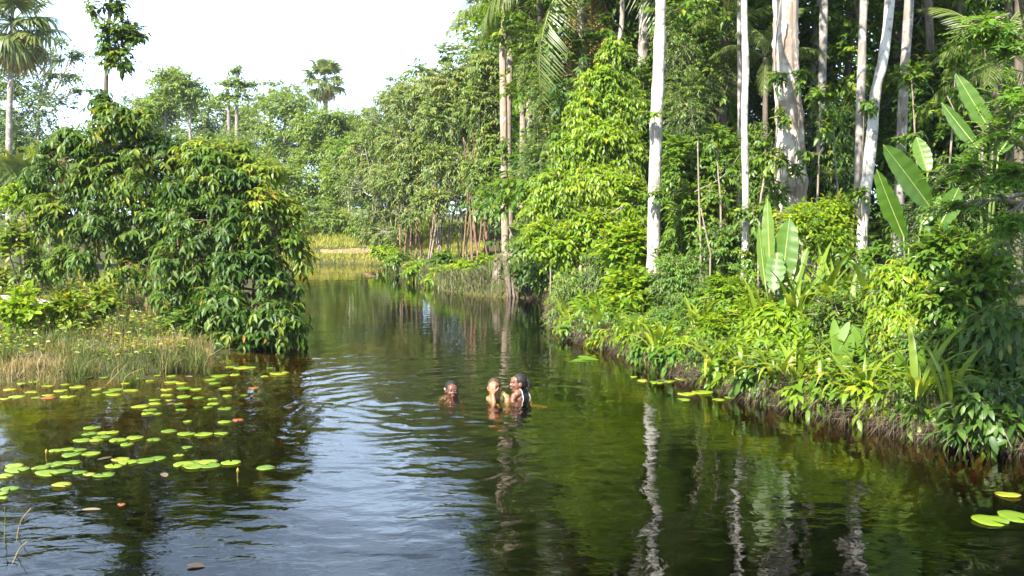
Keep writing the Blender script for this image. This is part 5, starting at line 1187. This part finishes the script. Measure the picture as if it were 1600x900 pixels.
for k, (x, y, wd, lab, old) in enumerate(pads):
    c_ = on_plane(x, y); r_ = wd * c_[1] / F / 2 * 1.02
    o = link('lily_pad', PAD_OLD[old] if old else PADS[int(rs.integers(0, 10))])
    zz = float(waves(np.array([c_[0]]), np.array([c_[1]]))[0])
    o.location = (c_[0], c_[1], max(zz, 0) + .004 + .0015 * (k % 4)); o.scale = (r_, r_ * rs.uniform(.85, 1.1), .07); o.rotation_euler = (rs.normal() * .02, rs.normal() * .02, rs.uniform(0, 6.28))
    tag(o, lab, 'lily pad', 'lily pads on the creek')
# a small yellow bud and a floating brown leaf
for k, (px, py, lab) in enumerate([(371, 742, 'small yellow water-lily bud standing above the pads near the sky reflection'), (72, 712, 'small pale water-lily bud above the pads at the left')]):
    A = on_plane(px, py); bud = thing('lily_bud', lab, 'flower bud', A)
    V, q = tubes(np.array([(0, 0, -.1), (0, 0, .01), (.003, 0, .02)]), np.array([.004, .004, .004]), 6); MB().add(V, q).build('stalk', M['green_stem'], bud)
    V, q = tubes(np.array([(.003, 0, .02), (.003, 0, .03), (.004, 0, .045), (.004, 0, .06)]), np.array([.006, .012, .010, .002]), 8); MB().add(V, q, .93).build('petals', M['pad'], bud)
A = on_plane(292, 886)
V, q = paddle_mesh(5, tip=.6).V[0], None
mbf = paddle_mesh(77, tip=.6, tint=.1); o = mbf.build('floating_leaf', M['thatch'], None); o.location = (A[0], A[1], .012); o.scale = (.11, .07, .03); tag(o, 'dark brown dead leaf floating on the sky reflection at the bottom', 'leaf')
for k, (px, py, lab) in enumerate([(150, 607, 'dead leaf floating among the pads close to the left bank'), (262, 634, 'brown dead leaf between the scattered pads below the left shrub'), (300, 590, 'dead leaf floating in front of the corner grass tuft'), (175, 716, 'brown dead leaf touching the near pad clusters'), (255, 741, 'curled dead leaf right of the near pad clusters'), (128, 799, 'small pale dead leaf on the dark water at the lower left'), (450, 640, 'dead leaf drifting on the ripples left of the swimmers'), (1040, 596, 'dead leaf drifting beside the loose row of pads right of the swimmers')]):
    A = on_plane(px, py); o = paddle_mesh(80 + k, tip=.6, tint=.15 + .6 * (k % 3) / 2).build('floating_leaf', M['thatch'], None)
    o.location = (A[0], A[1], .012); o.scale = (.13, .06, .03); o.rotation_euler = (0, 0, 1.3 * k); tag(o, lab, 'leaf')
# submerged weed in the left shallows
mb = MB(); rs = np.random.default_rng(980)
P, s = scatter(9000, -7, -.8, 5.6, 12.3, rs, lambda x, y, s: (s < -.15) & (vnoise(x, y, 1.6) > .42) & (x < -.5 - .12 * (12 - y)))
dep = -P[:, 2]
blades(mb, P, dep * rs.uniform(.4, .85, len(P)), rs.uniform(.012, .03, len(P)), rand_lean(len(P), rs), rs, np.clip(rs.normal(.25, .2, len(P)), 0, .7), droop=rs.uniform(.3, 1.0, len(P)))
tag(mb.build('water_weed', M['grass']), 'olive water weed under the surface of the left shallows', 'water weed', kind='stuff')

# ------------------------------------------------------------------ three children bathing
def ell(c, r, rot=None, nu=20, nv=12):
    u = np.linspace(0, 2 * PI, nu, endpoint=False); v = np.linspace(0, PI, nv)[1:-1]
    P = np.concatenate([[[0, 0, 1]], np.stack([np.outer(np.sin(v), np.cos(u)), np.outer(np.sin(v), np.sin(u)), np.outer(np.cos(v), np.ones(nu))], -1).reshape(-1, 3), [[0, 0, -1]]])
    P = P * np.array(r)
    if rot is not None: P = P @ np.array(Matrix.Rotation(rot[0], 3, rot[1])).T
    i = 1 + np.arange((nv - 2) * nu).reshape(nv - 2, nu); nx_ = np.roll(i, -1, 1)
    q = np.stack([i[:-1], i[1:], nx_[1:], nx_[:-1]], -1).reshape(-1, 4)
    t1 = np.stack([np.zeros(nu, int), i[0], nx_[0]], -1); last = len(P) - 1
    t2 = np.stack([np.full(nu, last), nx_[-1], i[-1]], -1)
    return P + np.array(c), [q, t1, t2]
def limb(pts, rad, n=12, sides=14):
    """closed tapered limb with rounded ends along a bent line"""
    pts = np.asarray(pts, float); P = curve_pts(pts, n); R = np.interp(np.linspace(0, 1, n), np.linspace(0, 1, len(rad)), rad)
    d0 = unit(P[0] - P[1]); d1 = unit(P[-1] - P[-2])
    P = np.vstack([P[0] + d0 * R[0] * .85, P[0] + d0 * R[0] * .5, P, P[-1] + d1 * R[-1] * .5, P[-1] + d1 * R[-1] * .85])
    R = np.concatenate([[R[0] * .35, R[0] * .82], R, [R[-1] * .82, R[-1] * .35]])
    V, q = tubes(P, R, sides)
    return V, q + [np.arange(sides - 1, -1, -1)[None]]
def fuse(name, shapes, mat, parent, voxel=.006, smooth=6, ratio=.5):
    """union of closed shapes grown into one continuous skin"""
    mb = MB()
    for V, f in shapes: mb.add(V, f)
    me = mb.mesh('tmp', None); o = link('tmp', me)
    r = o.modifiers.new('r', 'REMESH'); r.mode = 'VOXEL'; r.voxel_size = voxel
    s = o.modifiers.new('s', 'SMOOTH'); s.factor = .5; s.iterations = smooth
    if ratio < 1:
        d_ = o.modifiers.new('d', 'DECIMATE'); d_.ratio = ratio
    dg = bpy.context.evaluated_depsgraph_get(); dg.update()
    res = bpy.data.meshes.new_from_object(o.evaluated_get(dg))
    bpy.data.objects.remove(o); bpy.data.meshes.remove(me)
    res.name = name; res.materials.clear(); res.materials.append(mat)
    res.polygons.foreach_set('use_smooth', np.ones(len(res.polygons), bool))
    return link(name, res, parent)
SK1 = plain_mat('skin_deep_brown', (.115, .05, .03), .42, .45, .12, 30, sss=.05)
SK2 = plain_mat('skin_lit_brown', (.27, .13, .065), .42, .4, .10, 30, sss=.08)  # lighter, warmer tone puts the strong light on this child into the skin
SK3 = plain_mat('skin_brown', (.165, .074, .044), .42, .45, .12, 30, sss=.06)
HAIR = plain_mat('braided_hair', (.014, .011, .010), .6, .3, .4, 60, .8)
HAIR2 = plain_mat('wet_hair', (.06, .032, .02), .35, .5, .4, 60, .8)
EYE = plain_mat('eye_white', (.42, .36, .31), .2, .5, .03); IRIS = plain_mat('iris', (.012, .008, .006), .15, .5, .1); LIP = plain_mat('lip', (.21, .075, .06), .35, .5, .1)
YEL = plain_mat('yellow_top', (.62, .66, .10), .6, .3, .1); BLK = plain_mat('black_swimsuit', (.012, .012, .016), .45, .4, .3); WHT = plain_mat('white_trim', (.5, .47, .44), .6, .3, .05)
PINKC = plain_mat('hair_tie', (.75, .72, .70), .5, .3, .1)
def rotz(V, a): 
    c, s = math.cos(a), math.sin(a); R = np.array([[c, -s, 0], [s, c, 0], [0, 0, 1]]); return V @ R.T
def head_shapes(hc, yaw, k=1.0):
    """head facing -Y, turned by yaw; hc = centre of the skull"""
    S_ = [ell((0, .012, .012), (.070, .088, .086)), ell((0, -.022, -.035), (.056, .062, .070)), ell((0, -.038, -.082), (.034, .040, .030)), ell((0, -.060, .03), (.050, .026, .035)),
          ell((0, -.086, -.022), (.012, .018, .013)), ell((0, -.080, .000), (.008, .012, .026)), ell((-.012, -.082, -.027), (.009, .010, .008)), ell((.012, -.082, -.027), (.009, .010, .008)),
          ell((-.070, .012, -.018), (.012, .022, .030)), ell((.070, .012, -.018), (.012, .022, .030)), ell((-.033, -.062, -.028), (.022, .020, .018)), ell((.033, -.062, -.028), (.022, .020, .018)),
          ell((-.028, -.078, .018), (.020, .010, .007)), ell((.028, -.078, .018), (.020, .010, .007)), ell((0, -.078, -.056), (.024, .013, .010))]
    return [(rotz(V * k, yaw) + hc, f) for V, f in S_]
def face(parent, hc, yaw, k=1.0):
    for s in (-1, 1):
        for nm, c, r, m_ in (('eye', (.028 * s, -.073, .000), (.013, .009, .0055), EYE), ('iris', (.028 * s, -.0805, .000), (.0065, .004, .0058), IRIS)):
            V, f = ell(c, r, nu=12, nv=8); eo = MB().add(rotz(V * k, yaw) + hc, f).build(nm, m_, parent if nm == 'eye' else eo)
    for dz, h in ((-.052, .006), (-.062, .007)):
        V, f = ell((0, -.084, dz), (.022, .009, h), nu=14, nv=8); MB().add(rotz(V * k, yaw) + hc, f).build('lip', LIP, parent)
def hair(parent, hc, yaw, mat, k=1.0, tail=True, low=-.02):
    S_ = [ell((0, .022, .022), (.077, .089, .086)), ell((0, .05, -.015), (.066, .060, .060))]
    if tail: S_ += [limb([(0.03, .10, .03), (.035, .125, .0), (.03, .125, -.06), (.02, .115, -.10)], [.018, .022, .018, .008])]
    o = fuse('hair', [(rotz(V * k, yaw) + hc, f) for V, f in S_], mat, parent, .006, 3, .6)
    me = o.data; co = np.empty(len(me.vertices) * 3, np.float32); me.vertices.foreach_get('co', co); co = co.reshape(-1, 3)
    q = rotz(co - hc, -yaw) / k                                 # open the hair over the face, furrow it into braids
    th = np.arctan2(q[:, 0], q[:, 2] + .02)
    q = q * (1 + .018 * np.sin(th * 16))[:, None]
    inner = (q[:, 1] < -.035) & (q[:, 2] < .062); q[inner] = q[inner] * np.array([.86, .55, .9])
    me.vertices.foreach_set('co', (rotz(q * k, yaw) + hc).astype(np.float32).ravel()); me.update()
    return o
def torso(rot, neck_top, sh_z, hip_z, ground, g=0.0):
    """neck, chest, hips and legs, facing -Y before rotation"""
    S_ = [limb([(0, .012, sh_z + .02), (0, .005, neck_top)], [.034 + g, .030 + g]), limb([(-.095, .012, sh_z - .012), (0, .015, sh_z + .012), (.095, .012, sh_z - .012)], [.040 + g, .046 + g, .040 + g]),
          ell((0, .010, sh_z - .10), (.112 + g, .078 + g, .125)), ell((0, .010, (sh_z + hip_z) / 2 - .02), (.090 + g, .066 + g, .14)), ell((0, .015, hip_z), (.108 + g, .080 + g, .085))]
    for s in (-1, 1):
        S_.append(limb([(.055 * s, .01, hip_z - .03), (.062 * s, -.02, (hip_z + ground) / 2 + .02), (.062 * s, .02, ground + .06)], [.066, .052, .046, .034]))
        S_.append(limb([(.062 * s, .03, ground + .03), (.066 * s, -.08, ground + .022)], [.028, .022], 6, 10))
    return [(rotz(V, rot), f) for V, f in S_]
def garment(name, rot, off, sh_z, hip_z, mat, parent, straps=(.035, .075), low=.075):
    """swimsuit cut from the trunk's own shape, a few millimetres proud of the skin"""
    o = fuse(name, [(V + off, f) for V, f in torso(rot, sh_z + .05, sh_z, hip_z, hip_z - .4, .006)[:5]], mat, parent, .006, 3, .6)
    me = o.data; co = np.empty(len(me.vertices) * 3, np.float32); me.vertices.foreach_get('co', co)
    q = rotz(co.reshape(-1, 3) - off, -rot); ax_ = np.abs(q[:, 0])
    strap = (ax_ > straps[0]) & (ax_ < straps[1]) & (q[:, 2] < sh_z + .06)
    keep = (q[:, 2] < sh_z - low) & ((ax_ < .088) | (q[:, 2] < sh_z - .14)) | strap
    import bmesh
    bm = bmesh.new(); bm.from_mesh(me); bm.verts.ensure_lookup_table()
    bmesh.ops.delete(bm, geom=[bm.verts[i] for i in np.nonzero(~keep)[0]], context='VERTS'); bm.to_mesh(me); bm.free(); me.update()
    return o
def hand_shapes(wrist, mid, up, palm_n, k=1.0, curl=.25):
    """palm and five fingers; mid = direction of the middle finger, palm_n = way the palm faces"""
    a = unit(np.array(mid, float)); nrm = unit(np.array(palm_n, float)); nrm = unit(nrm - a * np.dot(a, nrm)); sd = np.cross(a, nrm)
    w = np.array(wrist, float); S_ = []
    for j in range(4):
        o = sd * (j - 1.5) * .017 * k
        S_.append(limb([w + o * .6, w + o + a * .062 * k], [.014 * k, .011 * k], 5, 10))
        Lf = (.052, .060, .056, .044)[j] * k; b0_ = w + o + a * .064 * k; sp = a + sd * (j - 1.5) * .08
        S_.append(limb([b0_, b0_ + sp * Lf * .5 + nrm * curl * Lf * .12, b0_ + sp * Lf * .95 + nrm * curl * Lf * .5], [.0088 * k, .008 * k, .0065 * k], 7, 10))
    t0 = w + a * .018 * k - sd * .026 * k
    S_.append(limb([t0, t0 + (a * .6 - sd * .8) * .026 * k + nrm * .006, t0 + (a * .9 - sd * .8 + nrm * .3) * .048 * k], [.012 * k, .010 * k, .007 * k], 7, 10))
    return S_
def arm(sh, el, wr, k=1.0): return [limb([sh, (np.array(sh) + el) / 2, el], [.036 * k, .032 * k, .026 * k]), limb([el, (np.array(el) + wr) / 2, wr], [.026 * k, .025 * k, .017 * k])]
A3 = np.array
def person(label, px, py, bed_off=0.0):
    W_ = on_plane(px, py); g = gz(W_[0], W_[1])
    return thing('person', label, 'person', (W_[0], W_[1], g)), -g           # local z of the water level
# left child: only the head and the shoulder tops are above the water, face to the camera
r, wz = person('child with braided hair, head and shoulders above water, facing the camera, leftmost swimmer', 706, 616); wz -= .055
yaw = .25
hc = A3((0, 0, wz + .108)); body = torso(.35, wz + .06, wz + .005, wz - .40, 0.0)
body = [(V + A3((-.01, .03, 0)), f) for V, f in body] + head_shapes(hc, yaw)
body += arm(A3((-.12, .0, wz - .015)), A3((-.17, .0, wz - .22)), A3((-.15, -.18, wz - .24))) + hand_shapes((-.15, -.195, wz - .24), (.2, -1, 0), 0, (0, 0, -1))
body += arm(A3((.10, .05, wz - .015)), A3((.16, .0, wz - .22)), A3((.14, -.18, wz - .22))) + hand_shapes((.14, -.195, wz - .22), (-.2, -1, 0), 0, (0, 0, -1))
fuse('body', body, SK1, r, .0055, 3, .25); face(r, hc, yaw); hair(r, hc, yaw, HAIR)
V, f = ell((-.074, .03, .01), (.011, .012, .011)); MB().add(rotz(V, yaw) + hc, f).build('hair_tie', PINKC, r)
# middle child: hand pressed over the face, elbow on the water, yellow top
r, wz = person('child in a yellow top covering the face with one hand, middle of the three swimmers', 774, 623); wz -= .05
yaw = -.15; hc = A3((-.015, -.02, wz + .185))
body = [(V + A3((.04, .05, 0)), f) for V, f in torso(-.45, wz + .125, wz + .07, wz - .33, 0.0)] + head_shapes(hc, yaw)
wr = A3((-.025, -.155, wz + .13)); body += arm(A3((-.075, .0, wz + .05)), A3((-.01, -.20, wz + .012)), wr)
body += hand_shapes(wr + A3((0, 0, .012)), (-.05, .12, 1), 0, (.05, 1, 0), 1.0, .5)
body += arm(A3((.135, -.03, wz + .05)), A3((.15, -.12, wz - .12)), A3((.08, -.25, wz - .10))) + hand_shapes((.07, -.26, wz - .10), (-1, -.3, 0), 0, (0, .3, -1))
fuse('body', body, SK2, r, .005, 2, .25); face(r, hc, yaw); hair(r, hc, yaw, HAIR2, tail=False)
garment('top', -.45, A3((.04, .05, 0)), wz + .07, wz - .33, YEL, r)
# right child: seen from behind the shoulder, face in profile to the left, black swimsuit with white edging
r, wz = person('child in a black swimsuit with white edging, looking left in profile, rightmost swimmer', 811, 621); wz -= .05
yaw = -1.35; hc = A3((-.01, -.01, wz + .225))
T_ = .85 + PI / 2 + .1
body = [(V + A3((.02, .02, 0)), f) for V, f in torso(-2.2, wz + .165, wz + .11, wz - .30, 0.0)] + head_shapes(hc, yaw)
body += arm(A3((-.055, -.075, wz + .085)), A3((-.11, -.12, wz - .06)), A3((-.26, -.08, wz - .08))) + hand_shapes((-.28, -.08, wz - .08), (-1, .1, 0), 0, (0, 0, -1))
body += arm(A3((.085, .10, wz + .085)), A3((.15, .02, wz - .07)), A3((.21, -.10, wz - .03))) + hand_shapes((.22, -.11, wz - .03), (1, -.8, 0), 0, (0, 0, -1))
fuse('body', body, SK3, r, .0055, 3, .25); face(r, hc, yaw); hair(r, hc, yaw, HAIR)
garment('swimsuit', -2.2, A3((.02, .02, 0)), wz + .11, wz - .30, BLK, r, (.0, .06), .05)
for sg in (-1, 1):                                              # white edging round the arm openings
    pts = rotz(A3([(.088 * sg, .075, wz - .02), (.072 * sg, .088, wz + .04), (.062 * sg, .072, wz + .09), (.06 * sg, .05, wz + .145), (.062 * sg, .0, wz + .155), (.066 * sg, -.06, wz + .11)]), -2.2) + A3((.02, .02, 0))
    V, f = limb(pts, [.0045, .0055, .0045], 14, 8); MB().add(V, f).build('white_edging', WHT, r)
V, f = ell((.03, .115, .005), (.018, .018, .016)); MB().add(rotz(V, yaw) + hc, f).build('hair_tie', PINKC, r)

# ------------------------------------------------------------------ humid air over the creek
m, n, l = new_mat('humid_air')
pv = n.new('ShaderNodeVolumePrincipled'); pv.inputs['Color'].default_value = (.86, .92, 1, 1); pv.inputs['Density'].default_value = .00035; pv.inputs['Anisotropy'].default_value = .2
o = n.new('ShaderNodeOutputMaterial'); l(pv.outputs[0], o.inputs['Volume'])
V = np.array([(x, y, z) for z in (-3.2, 24) for y in (-125, 410) for x in (-330, 340)], float)
hz = MB().add(V, [np.array([(0, 2, 3, 1), (4, 5, 7, 6), (0, 1, 5, 4), (2, 6, 7, 3), (0, 4, 6, 2), (1, 3, 7, 5)])]).build('haze', m, smooth=False)
tag(hz, kind='stuff')
